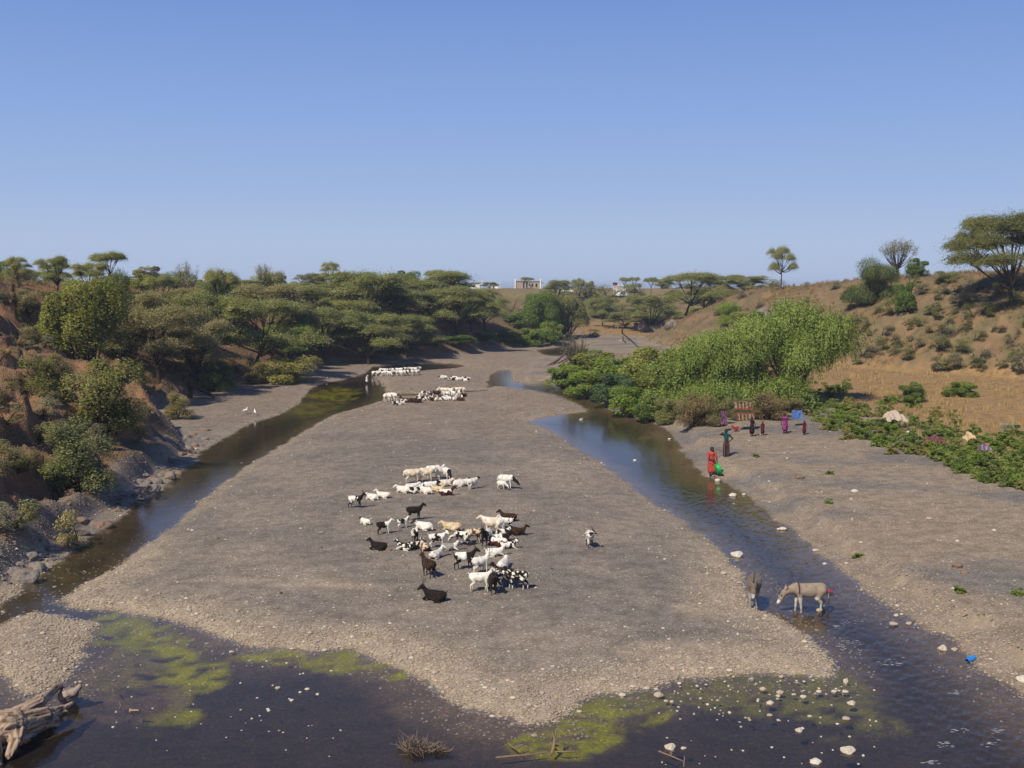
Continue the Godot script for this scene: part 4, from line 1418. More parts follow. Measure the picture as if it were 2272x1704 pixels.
func stones() -> void:
	rng.seed = 91
	var low := stone_mesh(1, 4, 6, 0.6, 0.3)
	var where := []
	var tints := PackedColorArray()
	var tone := [Color(0.22, 0.19, 0.16), Color(0.27, 0.235, 0.195), Color(0.19, 0.17, 0.15), Color(0.45, 0.39, 0.31), Color(0.27, 0.18, 0.13)]
	for k in 170000:
		var d := 27.0 * pow(150.0 / 27.0, pow(rng.randf(), 1.25))
		var x := rng.randf_range(-0.47, 0.47) * (d + 3.0)
		var h := ground(x, -d)
		if f_shore < -1.2 or f_floor > 0.8: continue
		if f_shore < -0.1 and rng.randf() < 0.9: continue
		var edge := smoothstep(3.5, 0.3, f_shore)
		if edge < 0.3 and blotch.get_noise_2d(x * 0.8, d * 0.8) < -0.12 and rng.randf() < 0.8: continue
		if x > 6.0 and right_side(x, -d) > 0.5:
			if f_shore > 19.0 or rng.randf() < 0.5: continue
		var s := rng.randf_range(0.02, 0.05) * (0.75 + d / 100.0) * (1.0 + (1.0 if d < 44.0 else 0.3) * edge)
		var c: Color = tone[rng.randi() % 3]
		if rng.randf() < 0.09: c = tone[3]
		if rng.randf() < 0.013:
			s *= rng.randf_range(1.5, 2.6)
			c = Color(0.47, 0.42, 0.35)
		if rng.randf() < 0.05: c = tone[4]
		if d > 37.0 and d < 75.0 and absf(x + 3.0) < 9.0 and rng.randf() < 0.05 * smoothstep(9.0, 2.0, absf(x + 2.0)): c = Color(0.04, 0.03, 0.022)
		c = c.lerp(Color(0.42, 0.34, 0.25), edge * 0.55 * smoothstep(56.0, 42.0, d))
		var j := rng.randf_range(0.8, 1.2)
		where.append(Transform3D(Basis(Vector3.UP, rng.randf() * TAU).scaled(Vector3(s, s * rng.randf_range(0.6, 1.0), s)), Vector3(x, h + s * 0.12, -d)))
		tints.append(Color(c.r * j, c.g * j, c.b * j))
	var pm := tinted(0.9, 0.15)
	scatter("gravel", low, pm, where, tints)
	where = []
	tints = PackedColorArray()
	for k in 16000:                                                           # rubble of the eroded left slope
		var d := rng.randf_range(36.0, 105.0)
		var x := rng.randf_range(-0.5, -0.17) * d
		var h := ground(x, -d)
		if f_floor < 0.2 or f_floor > 22.0: continue
		if blotch.get_noise_2d(x, d) < 0.0 and rng.randf() < 0.7: continue
		var s := rng.randf_range(0.04, 0.13)
		if rng.randf() < 0.06: s *= rng.randf_range(1.5, 3.0)
		var c: Color = [Color(0.2, 0.13, 0.085), Color(0.26, 0.19, 0.13), Color(0.14, 0.1, 0.075), Color(0.3, 0.24, 0.18)][rng.randi() % 4]
		where.append(Transform3D(Basis(Vector3(rng.randf(), 1, rng.randf()).normalized(), rng.randf() * TAU).scaled(Vector3(s, s * 0.8, s)), Vector3(x, h, -d)))
		tints.append(c * rng.randf_range(0.8, 1.2))
	scatter("rubble", stone_mesh(2, 4, 6, 0.8, 0.6), pm, where, tints)
	# stones large enough to pick out one by one
	var shapes_ := [stone_mesh(11, 9, 14, 0.62, 0.4), stone_mesh(12, 9, 14, 0.5, 0.5), stone_mesh(13, 12, 18, 0.75, 0.55), stone_mesh(14, 9, 13, 0.45, 0.4)]
	var mats := []
	for c in [Color(0.62, 0.56, 0.47), Color(0.5, 0.43, 0.34), Color(0.7, 0.66, 0.58), Color(0.27, 0.19, 0.145), Color(0.27, 0.24, 0.215)]:
		var m: StandardMaterial3D = m_stone.duplicate()
		m.albedo_color = c.linear_to_srgb()
		mats.append(m)
	var bed := "pale stones standing out of the shallow water"
	var list := [
		[1880, 1668, 34, 0, "large pale stone, right one of the two lowest in the water"], [1812, 1692, 30, 2, "flat white stone, left one of the two lowest in the water"],
		[1878, 1596, 22, 1, "pale stone alone in the dark water right of the green shallows"], [1772, 1622, 18, 0, "pale stone with a floating twig beside it"],
		[1486, 1660, 26, 0, "broad pale stone beside the long floating stick"], [1517, 1661, 15, 0, "square pale stone right of the broad one by the stick"],
		[1463, 1544, 25, 1, "long tan stone at the edge of the green shallows"], [1478, 1556, 12, 0, "round white stone below the long tan one"], [1490, 1558, 12, 0, "white stone next to the round one in the green shallows"],
		[1876, 1536, 18, 0, "round pale stone, largest in the green shallows"], [1876, 1514, 11, 0, "pointed white stone standing upright in the shallows"], [1850, 1536, 17, 0, "oval stone left of the largest in the green shallows"], [1782, 1548, 19, 0, "stone in the middle of the green shallows"], [1818, 1535, 15, 0, "small oval stone above the middle of the green shallows"], [1888, 1562, 20, 0, "stone in a row of four at the right of the green shallows"], [1710, 1561, 19, 0, "pale stone at the left of the green shallows"], [1708, 1588, 16, 1, "stone below the left one of the green shallows"], [1797, 1590, 13, 0, "pale stone below the green shallows"], [1734, 1502, 13, 1, "stone at the tip of the gravel bar's right corner"], [1694, 1530, 17, 1, "grey stone at the left edge of the green shallows"], [1732, 1537, 20, 1, "flat stone in the green shallows"], [1726, 1545, 11, 0, "small white stone under the flat one"],
		[1634, 1233, 28, 2, "white stone in the right channel above the donkeys"], [1817, 1356, 18, 1, "flat stone in the water below the donkey"], [1989, 1366, 13, 0, "left of two small stones at the right channel's far shore"], [2000, 1364, 11, 0, "right of two small stones at the right channel's far shore"], [1983, 1386, 23, 1, "oval stone in the channel off the right shore"], [2017, 1384, 16, 1, "smaller oval stone nearer the right shore"], [2091, 1441, 24, 0, "large flat stone left of the blue bottle"], [2117, 1442, 14, 1, "brown stone between the large flat one and the blue bottle"], [1684, 1284, 9, 2, "small white stone behind the front-facing donkey"],
		[1738, 1175, 20, 2, "white stone in the water below the beach"], [1727, 1175, 10, 2, "small white stone beside the white one below the beach"], [1810, 1222, 18, 0, "pale stone on the beach's water edge"], [1831, 1252, 12, 0, "small pale stone in the water by the beach"],
		[91, 1531, 8, 0, "topmost of three stones in the pool beside the log"], [178, 1513, 9, 0, "largest of three stones in the pool above the log"], [168, 1515, 9, 0, "left one of three stones in the pool above the log"], [193, 1521, 9, 0, "right one of three stones in the pool above the log"],
		[514, 1447, 13, 0, "oblong white stone in the pool near the bar"], [682, 1530, 13, 2, "white stone, largest of the five in the middle of the pool"], [666, 1537, 10, 0, "stone left of the largest in the middle of the pool"], [647, 1555, 12, 2, "white stone nearest the camera of the five in the pool"], [704, 1541, 8, 2, "small white stone right of the five"], [616, 1528, 16, 1, "low brown stone left of the five in the pool"], [597, 1577, 9, 2, "small white stone in the dark weed of the pool"], [735, 1489, 8, 2, "white stone near the gravel bar's notch"],
		[2124, 1258, 30, 3, "big tan boulder on the right beach"], [2142, 1272, 22, 3, "smaller tan boulder leaning by the big one"], [1775, 1061, 26, 3, "pinkish flat stone on the right beach"], [1898, 1091, 18, 2, "white stone on the right beach"], [1888, 1109, 12, 1, "tan stone below the white one on the right beach"], [2062, 1152, 18, 1, "flat stone in the middle of the right beach"], [1910, 1205, 11, 0, "small pale stone near the shore of the right beach"], [2125, 1201, 11, 0, "round pale stone on the right beach above the boulders"], [2205, 1177, 10, 2, "white stone at the right of the beach"], [1747, 1017, 6, 2, "small white stone near the people"], [1741, 1006, 6, 2, "tiny white stone behind the small one near the people"], [2268, 1510, 30, 2, "white angular stone at the right frame edge"], [1592, 1068, 16, 2, "white stone in the water at the basin"], [1601, 1043, 11, 2, "white stone standing behind the green basin"], [1627, 1100, 20, 2, "flat white stone off the beach below the basin"], [1650, 1098, 11, 2, "white stone at the shore below the basin"], [1485, 975, 9, 2, "round white stone in the channel at the beach's end"], [481, 1195, 13, 3, "red-brown stone alone at the left of the gravel bar"], [862, 1221, 14, 3, "pinkish stone beside the lying black goat"], [1290, 932, 11, 1, "stone with a twig in the right channel's pool"], [1408, 1022, 8, 2, "white stone at the gravel bar's right edge"]]
	for s in list:
		var p := spot(s[0], s[1])
		if p.y < -0.02: p = level(s[0], s[1], 0.0)
		var w: float = s[2] * 0.88 * -p.z / FOCAL
		var st := thing_mesh("stone", shapes_[rng.randi() % 4], mats[s[3]], p + Vector3(0, w * 0.1, 0), rng.randf_range(-0.6, 0.6), Vector3(w, w * rng.randf_range(0.8, 1.05), w * 1.05), s[4], "stone", bed if s[1] > 1480 and s[0] > 1400 else "")
		if s[4].begins_with("pointed"): st.scale = Vector3(w, w * 2.4, w)
	for k in 120:
		var u := rng.randf_range(1440, 1950)
		var v := rng.randf_range(1500, 1600) if k < 90 else rng.randf_range(1590, 1700)
		var p := level(u, v)
		read_fields(p.x, p.z)
		if f_shore > -0.1: continue
		var w := rng.randf_range(3.2, 8.0) * -p.z / FOCAL
		ranked(thing_mesh("shallows_stone", shapes_[rng.randi() % 4], mats[rng.randi() % 3], p + Vector3(0, w * 0.08, 0), rng.randf() * 6.0, Vector3(w, w * rng.randf_range(0.7, 1.1), w), "small pale stone in the shallows off the bar's right corner", "stone", "small pale stones in the right shallows"), "small pale stone", "in the right shallows")
	for k in 60:
		var u := rng.randf_range(250, 760)
		var v := rng.randf_range(1385, 1680)
		var p := level(u, v)
		read_fields(p.x, p.z)
		if f_shore > -0.1: continue
		var w := rng.randf_range(3.0, 6.5) * -p.z / FOCAL
		ranked(thing_mesh("pool_stone", shapes_[rng.randi() % 4], mats[rng.randi() % 3], p + Vector3(0, w * 0.08, 0), rng.randf() * 6.0, Vector3(w, w * rng.randf_range(0.7, 1.1), w), "small pale stone breaking the surface of the pool", "stone", "small pale stones in the pool"), "small pale stone", "in the left pool")
	for k in 95:                                                              # rocks of the left shore and spur
		var t := rng.randf()
		var q := [[30, 1300], [150, 1220], [280, 1130], [370, 1070], [435, 1010], [470, 965]]
		var sgm := mini(int(t * 5.0), 4)
		var f := t * 5.0 - sgm
		var p := spot(lerpf(q[sgm][0], q[sgm + 1][0], f) - rng.randf_range(0, 40), lerpf(q[sgm][1], q[sgm + 1][1], f) - rng.randf_range(-6, 26))
		var w := rng.randf_range(0.2, 0.9)
		ranked(thing_mesh("bank_rock", shapes_[rng.randi() % 4], mats[3 + rng.randi() % 2], p, rng.randf() * 6.0, Vector3(w, w * 0.9, w), "brown-grey rock at the foot of the eroded left bank", "rock", "rocks along the left bank's foot"), "brown-grey rock", "below the left bank")
	for t in [[1448, 735, 50, "big grey boulder at the far bend of the valley"], [1420, 730, 26, "smaller grey boulder left of the big one"], [1490, 728, 30, "grey rock on the shoulder right of the big boulder"], [1700, 706, 40, "grey rock outcrop behind the drooping trees"], [60, 1290, 50, "dark boulder at the left frame edge by the water"], [340, 1092, 30, "light rock at the spur's foot"], [376, 1062, 30, "whitish rock at the spur's waterline"], [230, 820, 26, "pale rock face catching the sun on the left slope"]]:
		var p := spot(t[0], t[1])
		var w: float = t[2] * -p.z / FOCAL
		thing_mesh("boulder", shapes_[2], mats[4], p + Vector3(0, w * 0.2, 0), t[0], Vector3(w, w * 1.1, w), t[3], "rock")
	# broken water of the right channel: little crests of froth
	var foam := []
	var ftint := PackedColorArray()
	for c in [[1884, 1380, 26], [1855, 1390, 16], [1888, 1424, 24], [1868, 1434, 14], [1972, 1474, 30], [1990, 1468, 16], [2128, 1620, 36], [2200, 1650, 26], [2098, 1652, 18], [2210, 1622, 20], [2122, 1536, 20], [2066, 1690, 14]]:
		for k in 15:
			var p := level(c[0] + rng.randfn() * c[2] * 0.42, c[1] + rng.randfn() * 3.2)
			var s := rng.randf_range(0.012, 0.035)
			foam.append(Transform3D(Basis(Vector3.UP, rng.randf_range(-0.3, 0.3)).scaled(Vector3(s * 4.0, s * 0.5, s)), p + Vector3(0, ripples(p.x, p.z, -1.0), 0)))
			ftint.append(Color(0.36, 0.38, 0.4))
	scatter("foam", low, tinted(0.6, 0.4), foam, ftint)

func setup() -> void:
	var cam := Camera3D.new()
	cam.name = "camera"
	cam.position = Vector3(0, EYE, 0)
	cam.rotation.x = -TILT
	cam.fov = rad_to_deg(2.0 * atan(852.0 / FOCAL))
	cam.near = 0.5
	cam.far = 4000.0
	add_child(cam)
	# a clear sky: deep blue overhead, paler towards the horizon
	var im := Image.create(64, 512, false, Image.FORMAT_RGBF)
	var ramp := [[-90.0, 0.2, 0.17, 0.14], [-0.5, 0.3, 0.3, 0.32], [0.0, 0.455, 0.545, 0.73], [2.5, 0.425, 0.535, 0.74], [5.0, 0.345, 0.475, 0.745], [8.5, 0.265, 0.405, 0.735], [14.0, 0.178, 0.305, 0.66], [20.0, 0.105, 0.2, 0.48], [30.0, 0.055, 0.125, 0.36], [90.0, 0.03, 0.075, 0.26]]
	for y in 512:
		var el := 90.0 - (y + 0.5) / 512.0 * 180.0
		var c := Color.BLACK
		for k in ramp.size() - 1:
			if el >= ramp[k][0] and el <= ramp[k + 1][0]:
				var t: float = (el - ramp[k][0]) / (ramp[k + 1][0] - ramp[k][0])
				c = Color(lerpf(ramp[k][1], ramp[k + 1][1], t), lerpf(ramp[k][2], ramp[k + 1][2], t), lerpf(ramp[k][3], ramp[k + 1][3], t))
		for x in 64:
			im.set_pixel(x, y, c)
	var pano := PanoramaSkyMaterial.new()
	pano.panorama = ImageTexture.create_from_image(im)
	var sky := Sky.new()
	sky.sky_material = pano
	var env := Environment.new()
	env.background_mode = Environment.BG_SKY
	env.sky = sky
	env.tonemap_mode = Environment.TONE_MAPPER_LINEAR
	env.tonemap_exposure = 1.0
	env.fog_enabled = true
	env.fog_density = 0.00028
	env.fog_light_color = Color(0.8, 0.87, 0.97)
	env.sdfgi_enabled = true
	env.ssao_enabled = true
	env.ssil_enabled = true
	var we := WorldEnvironment.new()
	we.name = "surroundings"
	we.environment = env
	add_child(we)
	var sun := DirectionalLight3D.new()
	sun.name = "sun"
	sun.light_energy = 1.6
	sun.light_color = Color(1.0, 0.955, 0.88)
	sun.light_angular_distance = 0.5
	sun.shadow_enabled = true
	var e := deg_to_rad(45.0)
	var fall := Vector3(0.53 * cos(e), -sin(e), -0.85 * cos(e))
	sun.look_at_from_position(Vector3.ZERO, fall, Vector3.UP)
	add_child(sun)

	shore_noise.frequency = 0.35
	shore_noise.seed = 3
	rough.frequency = 0.22
	rough.fractal_octaves = 4
	rough.seed = 5
	ridge.frequency = 0.07
	ridge.fractal_type = FastNoiseLite.FRACTAL_RIDGED
	ridge.fractal_octaves = 4
	ridge.seed = 8
	fine.frequency = 0.9
	fine.fractal_octaves = 3
	fine.seed = 11
	blotch.frequency = 0.16
	blotch.fractal_octaves = 4
	blotch.seed = 21

	# gravel: every cell of the pattern a pebble of its own tone
	m_gravel = tinted(0.95, 0.15)
	m_gravel.albedo_texture = noise_tex(FastNoiseLite.TYPE_CELLULAR, 0.055, [[0.0, 0.44, 0.42, 0.4], [0.3, 0.54, 0.53, 0.51], [0.7, 0.62, 0.61, 0.59], [0.93, 0.7, 0.69, 0.66], [0.96, 1.0, 0.98, 0.95], [1.0, 1.0, 1.0, 1.0]], 1024, 4)
	m_gravel.uv1_triplanar = true
	m_gravel.uv1_world_triplanar = true
	m_gravel.uv1_scale = Vector3.ONE * 0.29
	m_gravel.heightmap_enabled = true
	m_gravel.heightmap_texture = noise_tex(FastNoiseLite.TYPE_CELLULAR, 0.055, [], 1024, 4)
	m_gravel.heightmap_scale = 1.6
	m_gravel.detail_enabled = true
	m_gravel.detail_blend_mode = BaseMaterial3D.BLEND_MODE_MUL
	m_gravel.detail_uv_layer = BaseMaterial3D.DETAIL_UV_2
	m_gravel.uv2_triplanar = true
	m_gravel.uv2_world_triplanar = true
	m_gravel.uv2_scale = Vector3.ONE * 0.083
	m_gravel.detail_albedo = noise_tex(FastNoiseLite.TYPE_SIMPLEX, 0.02, [[0.0, 0.62, 0.61, 0.6], [0.5, 0.85, 0.85, 0.85], [1.0, 1.0, 1.0, 1.0]], 512, 9, 1)
	m_soil = tinted(0.95, 0.12)
	m_soil.albedo_texture = noise_tex(FastNoiseLite.TYPE_SIMPLEX, 0.03, [[0.0, 0.3, 0.28, 0.26], [0.35, 0.55, 0.53, 0.5], [0.7, 0.72, 0.7, 0.66], [1.0, 1.0, 0.97, 0.9]], 1024, 14, 1)
	m_soil.uv1_triplanar = true
	m_soil.uv1_world_triplanar = true
	m_soil.uv1_scale = Vector3.ONE * 0.21
	m_soil.heightmap_enabled = true
	m_soil.heightmap_texture = noise_tex(FastNoiseLite.TYPE_SIMPLEX, 0.03, [], 1024, 14, 1)
	m_soil.heightmap_scale = 8.0
	m_soil.detail_enabled = true
	m_soil.detail_blend_mode = BaseMaterial3D.BLEND_MODE_MUL
	m_soil.detail_uv_layer = BaseMaterial3D.DETAIL_UV_2
	m_soil.uv2_triplanar = true
	m_soil.uv2_world_triplanar = true
	m_soil.uv2_scale = Vector3.ONE * 0.047
	m_soil.detail_albedo = m_gravel.detail_albedo
	m_water = StandardMaterial3D.new()
	m_water.transparency = BaseMaterial3D.TRANSPARENCY_ALPHA
	var wc := lin(0.058, 0.043, 0.026)
	wc.a = 0.22
	m_water.albedo_color = wc
	m_water.roughness = 0.04
	m_water.metallic_specular = 0.39
	m_water.normal_enabled = true
	var wn := noise_tex(FastNoiseLite.TYPE_SIMPLEX, 0.012, [], 512, 17, 1)
	wn.as_normal_map = true
	wn.bump_strength = 6.0
	m_water.normal_texture = wn
	m_water.normal_scale = 0.08
	m_water.uv1_triplanar = true
	m_water.uv1_world_triplanar = true
	m_water.uv1_scale = Vector3(0.3, 0.3, 0.55)
	m_fur = tinted(0.9, 0.1)
	m_fur.rim_enabled = true
	m_fur.rim = 0.2
	m_plain = tinted(0.8, 0.25)
	m_cloth = tinted(0.9, 0.1)
	m_wood = tinted(0.9, 0.15)
	m_wood.albedo_texture = noise_tex(FastNoiseLite.TYPE_SIMPLEX, 0.03, [[0.0, 0.35, 0.33, 0.31], [0.5, 0.75, 0.73, 0.7], [1.0, 1.0, 1.0, 1.0]], 512, 31, 1)
	m_wood.uv1_triplanar = true
	m_wood.uv1_scale = Vector3(2.2, 0.7, 2.2)
	m_stone = tinted(0.9, 0.2)
	m_stone.albedo_texture = noise_tex(FastNoiseLite.TYPE_SIMPLEX, 0.02, [[0.0, 0.6, 0.57, 0.53], [0.6, 0.85, 0.83, 0.8], [1.0, 1.0, 1.0, 1.0]], 256, 33, 1)
	m_stone.uv1_triplanar = true
	m_stone.uv1_scale = Vector3.ONE * 1.5

const RIGHT := 0.0
const LEFT := PI
const NEAR := -PI / 2.0      # towards the bridge
const AWAY := PI / 2.0


func herd() -> void:
	var up := {}
	var turned := {"turn": 0.9}
	var back := {"turn": -1.0}
	var walk := {"stride": 0.07}
	var graze := {"graze": true}
	var lie := {"lie": true}
	var lie_l := {"lie": true, "turn": 0.9}
	var lie_r := {"lie": true, "turn": -0.9}
	var s_up := {"sheep": true}
	var s_turn := {"sheep": true, "turn": 0.8}
	var s_graze := {"sheep": true, "graze": true}
	var s_lie := {"sheep": true, "lie": true}
	var s_lie_t := {"sheep": true, "lie": true, "turn": 0.8}
	# column and row of the feet, facing, coat, pose, size, horns, label
	for a in [
		["goat", 789, 1127, 0.0, "blackfront", walk, 1.0, true, "white goat with black forequarters standing at the far left of the herd"],
		["sheep", 826, 1109, 2.6, "brownhead", s_lie, 0.95, false, "white lying sheep with a dark brown head, next to the white goat lying behind it"],
		["goat", 851, 1105, 2.9, "white", lie, 1.0, false, "all-white goat lying at the upper left with its head raised"],
		["goat", 919, 1154, 0.25, "black", up, 1.05, false, "dark goat standing alone with tail and head up, above the lying white ones"],
		["sheep", 811, 1163, 2.4, "blackhead", s_lie, 0.8, false, "small lying sheep with a black face, alone at the left"],
		["goat", 851, 1185, 0.3, "blackrear", up, 0.9, false, "kid with black hindquarters and white neck standing at the left"],
		["goat", 893, 1172, 0.5, "saddle", up, 0.72, false, "small kid with a dark saddle below the dark standing goat"],
		["sheep", 941, 1176, 2.7, "brownhead", s_lie_t, 1.1, false, "large lying sheep with brown neck and white face turned back"],
		["sheep", 1003, 1177, 3.0, "tan", s_lie, 1.1, false, "tan sheep lying alone in the middle with its head low"],
		["goat", 841, 1220, 2.8, "black", lie, 1.05, false, "black goat lying at the left beside a pinkish stone"],
		["goat", 899, 1221, 2.7, "spotted", lie, 1.0, false, "black and white speckled goat lying, left end of the middle row"],
		["goat", 918, 1219, 0.4, "patchy", lie_l, 1.0, false, "pied goat lying between the speckled and the brown one"],
		["goat", 921, 1203, -1.3, "whiteface", up, 0.9, false, "white-faced goat standing towards the camera behind the pied lying ones"],
		["goat", 942, 1221, 2.0, "brownpatch", lie, 1.0, false, "brown and white goat lying in the middle row"],
		["goat", 970, 1216, 0.15, "saddle", back, 1.0, false, "white goat with a large black saddle standing in the middle row"],
		["goat", 997, 1221, 0.1, "grey", lie, 0.95, false, "grey goat with a white neck lying behind the white lying one"],
		["goat", 967, 1238, 1.0, "white", lie_r, 1.0, false, "whitish goat lying with its back to the camera below the saddled one"],
		["goat", 1026, 1211, 2.9, "patchy", graze, 1.0, false, "white and black goat standing with lowered head right of the grey one"],
		["goat", 1051, 1205, 0.3, "brownpatch", graze, 1.0, false, "tan and brown goat feeding behind the lowered white and black one"],
		["goat", 951, 1280, 2.2, "brown", up, 1.12, true, "dark brown goat standing alone at the lower left, neck stretched up"],
		["goat", 1030, 1264, 0.1, "blackends", walk, 1.12, true, "black goat with a white belt across its flank, standing right-facing"],
		["goat", 1066, 1272, 0.6, "white", turned, 1.05, true, "white goat with a dark head behind the front white one"],
		["goat", 1065, 1312, 0.05, "white", up, 1.12, false, "pure white goat in front, its head behind the black one"],
		["goat", 1093, 1316, -1.45, "black", up, 1.12, true, "black goat standing straight towards the camera in the front group"],
		["goat", 1106, 1304, -1.2, "spotted", up, 1.05, false, "white-spotted goat between the camera-facing black one and the brown one"],
		["goat", 1118, 1298, 2.8, "redbrown", up, 1.08, false, "reddish brown goat at the back of the front group"],
		["goat", 1148, 1308, 3.05, "spotted", walk, 1.12, false, "black goat with white spots at the right of the front group, tail to the right"],
		["sheep", 1116, 1262, 1.3, "white", s_lie, 1.1, false, "white sheep sitting back-on just above the front group"],
		["goat", 1097, 1234, 0.2, "white", lie, 1.05, false, "white goat lying right of the belted black one"],
		["goat", 1079, 1211, -1.9, "blackfront", up, 1.12, true, "dark-faced goat with a white shoulder standing before the cream sheep"],
		["sheep", 1093, 1187, 3.0, "cream", s_up, 1.25, false, "tall cream sheep standing broadside behind the dark-faced goat"],
		["goat", 1129, 1155, 2.9, "brown", lie, 1.1, false, "dark brown goat lying at the upper right of the herd"],
		["goat", 1124, 1174, 2.9, "stripe", up, 0.85, false, "white kid with one black stripe, below the brown lying goat"],
		["goat", 1116, 1189, 0.3, "patchy", lie_l, 1.0, false, "pied goat lying behind the brown one with its neck up"],
		["goat", 1148, 1187, 0.2, "brown", lie, 1.0, false, "brown goat lying at the right edge, neck raised to the right"],
		["goat", 1106, 1212, 2.8, "blackwhiteback", lie, 1.15, false, "reddish black goat with a white back lying in the dense right group"],
		["goat", 1127, 1217, 0.0, "patchy", lie_r, 0.9, false, "white and grey goat lying at the right end of the dense group"],
		["goat", 1113, 1201, 0.2, "blackfront", lie, 1.0, false, "dark goat with a white flank lying in the middle of the dense group"],
		["goat", 966, 1333, 2.75, "black", lie_l, 1.2, true, "black goat lying by itself nearest to the camera"],
		["goat", 1308, 1214, -1.5, "patchy", turned, 1.1, true, "white and black goat standing alone at the right, facing the camera"],
		["sheep", 1123, 1084, -0.25, "blackhead", s_graze, 1.2, false, "white black-headed sheep grazing alone right of the upper cluster"],
		["sheep", 1113, 1086, -0.6, "white", s_graze, 0.75, false, "white lamb beside the lone grazing sheep"],
		["sheep", 915, 1072, 0.3, "cream", s_graze, 1.25, false, "cream sheep standing at the left end of the upper cluster"],
		["sheep", 946, 1068, 0.1, "cream", s_up, 1.2, false, "cream sheep standing second from the left in the upper cluster"],
		["sheep", 961, 1062, 0.5, "white", s_graze, 1.2, false, "white sheep at the top of the upper cluster"],
		["sheep", 977, 1064, 1.2, "white", s_up, 1.15, false, "white sheep seen from behind at the top right of the upper cluster"],
		["sheep", 992, 1066, -1.2, "blackhead", s_graze, 1.15, false, "black-headed sheep looking out at the right of the standing row"],
		["sheep", 896, 1093, 2.8, "white", s_lie_t, 1.05, false, "white sheep lying at the lower left of the upper cluster, head up"],
		["sheep", 914, 1086, 0.4, "white", s_lie, 1.0, false, "white sheep lying behind the lower left one"],
		["goat", 921, 1094, 0.2, "patchy", lie_l, 1.05, false, "white goat with black patches lying in front of the upper cluster"],
		["sheep", 945, 1095, 2.5, "white", s_lie, 1.05, false, "white sheep lying in the front middle of the upper cluster"],
		["goat", 934, 1086, 1.9, "blackfront", lie, 1.0, false, "black-fronted goat lying inside the upper cluster"],
		["sheep", 955, 1082, 0.3, "blackhead", s_lie, 1.0, false, "black-headed sheep lying inside the upper cluster"],
		["sheep", 986, 1079, 0.3, "cream", s_lie, 1.1, false, "cream-flanked sheep lying at the right of the upper cluster"],
		["sheep", 971, 1091, 2.8, "tan", s_lie, 0.9, false, "tan lamb lying in front of the upper cluster"],
		["goat", 989, 1099, 0.1, "blackwhiteback", lie, 1.05, false, "black goat with a white ridge lying lowest in the upper cluster"],
		["sheep", 1008, 1076, 0.6, "tan", s_lie, 0.85, false, "small tan sheep between the cluster and its two right-hand sheep"],
		["sheep", 1023, 1079, 0.4, "blackhead", s_lie, 1.15, false, "white sheep with raised black head lying right of the upper cluster"],
		["sheep", 1049, 1085, 0.8, "blackhead", s_up, 0.95, false, "black-headed sheep standing at the right end of the upper cluster"],
	]:
		animal(a[0], spot(a[1], a[2]), a[3], a[4], a[5], a[8], "goats and sheep resting on the gravel bar", a[6], a[7])
	rng.seed = 17
	var poses := [s_up, s_graze, s_turn, s_graze]
	# the flock at the far pool: a dense double row
	for k in 34:
		var u := 832.0 + (k % 17) * 6.1 + rng.randf_range(-2, 2)
		var v := (836.0 if k < 17 else 829.5) - (k % 17) * 0.24 + rng.randf_range(-1.0, 1.0)
		ranked(animal("sheep", spot(u, v), rng.randf_range(-1.4, 1.6) + (PI if rng.randf() < 0.3 else 0.0), "blackhead" if k % 5 else "white", poses[k % 4] if k % 17 > 1 or k < 17 else s_lie, "white black-headed sheep in the dense flock at the far pool", "dense flock at the far pool", 1.08), "black-headed sheep", "of the far pool flock")
	for k in 10:
		ranked(animal("sheep", spot(984.0 + k * 6.2 + (0.0 if k > 1 else -4.0), 841.0 + k * 0.5 + rng.randf_range(-2.5, 2.5)), rng.randf() * 6.0, ["blackhead", "white", "patchy", "blackfront"][k % 4], s_lie if k % 3 else s_lie_t, "white and black animal lying in the sparse row on the upper bar", "sparse row lying on the upper bar", 1.0), "lying sheep", "of the sparse upper bar group")
	for k in 8:
		ranked(animal("sheep", spot(974.0 + k * 7.0 + rng.randf_range(-2, 2), 875.0 + rng.randf_range(-1, 1)), [1.5, -1.5, 0.3, 2.9][k % 4] + rng.randf_range(-0.3, 0.3), "blackhead" if k % 3 else "cream", poses[k % 4], "white sheep standing in the row behind the lying flock", "standing row at the thin side stream", 1.12), "standing sheep", "by the thin side stream")
	for k in 26:
		var u := 930.0 + (k % 13) * 8.2 + rng.randf_range(-3, 3)
		var v := (888.0 if k < 13 else 881.5) + rng.randf_range(-1.5, 1.5)
		ranked(animal("sheep" if k % 3 else "goat", spot(u, v), rng.randf() * 6.28, ["blackhead", "white", "patchy", "brownhead", "redbrown", "cream", "saddle"][k % 7], (s_lie if k % 3 else lie) if k < 13 or k % 2 else poses[k % 4], "sheep or goat in the mixed flock resting below the thin side stream", "mixed flock below the thin side stream", 1.05), "resting animal", "below the thin side stream")
	for k in 3:
		ranked(animal("sheep", spot(856.0 + k * 8.5, 892.0 - k * 0.6), 1.5 + 0.4 * k, "blackhead" if k else "white", s_graze if k != 1 else s_up, "white sheep in the trio standing at the left channel's shore", "trio at the left channel's shore", 1.35), "white sheep", "at the left channel's shore")
	animal("goat", spot(880, 899), 0.2, "patchy", lie, "black and white goat lying below the trio at the shore", "", 1.25)
	animal("goat", spot(889, 898), 0.3, "white", lie, "white goat lying next to the black and white one below the trio", "", 1.15)
	animal("goat", spot(901, 893), 2.9, "redbrown", lie, "red-brown goat lying, left one of three brown animals by the flock", "", 1.3)
	animal("goat", spot(914, 893), 0.1, "brown", lie_l, "dark brown goat lying, middle one of three brown animals by the flock", "", 1.3)
	animal("goat", spot(926, 894), 0.3, "brown", lie, "dark brown goat lying, right one of three brown animals by the flock", "", 1.3)


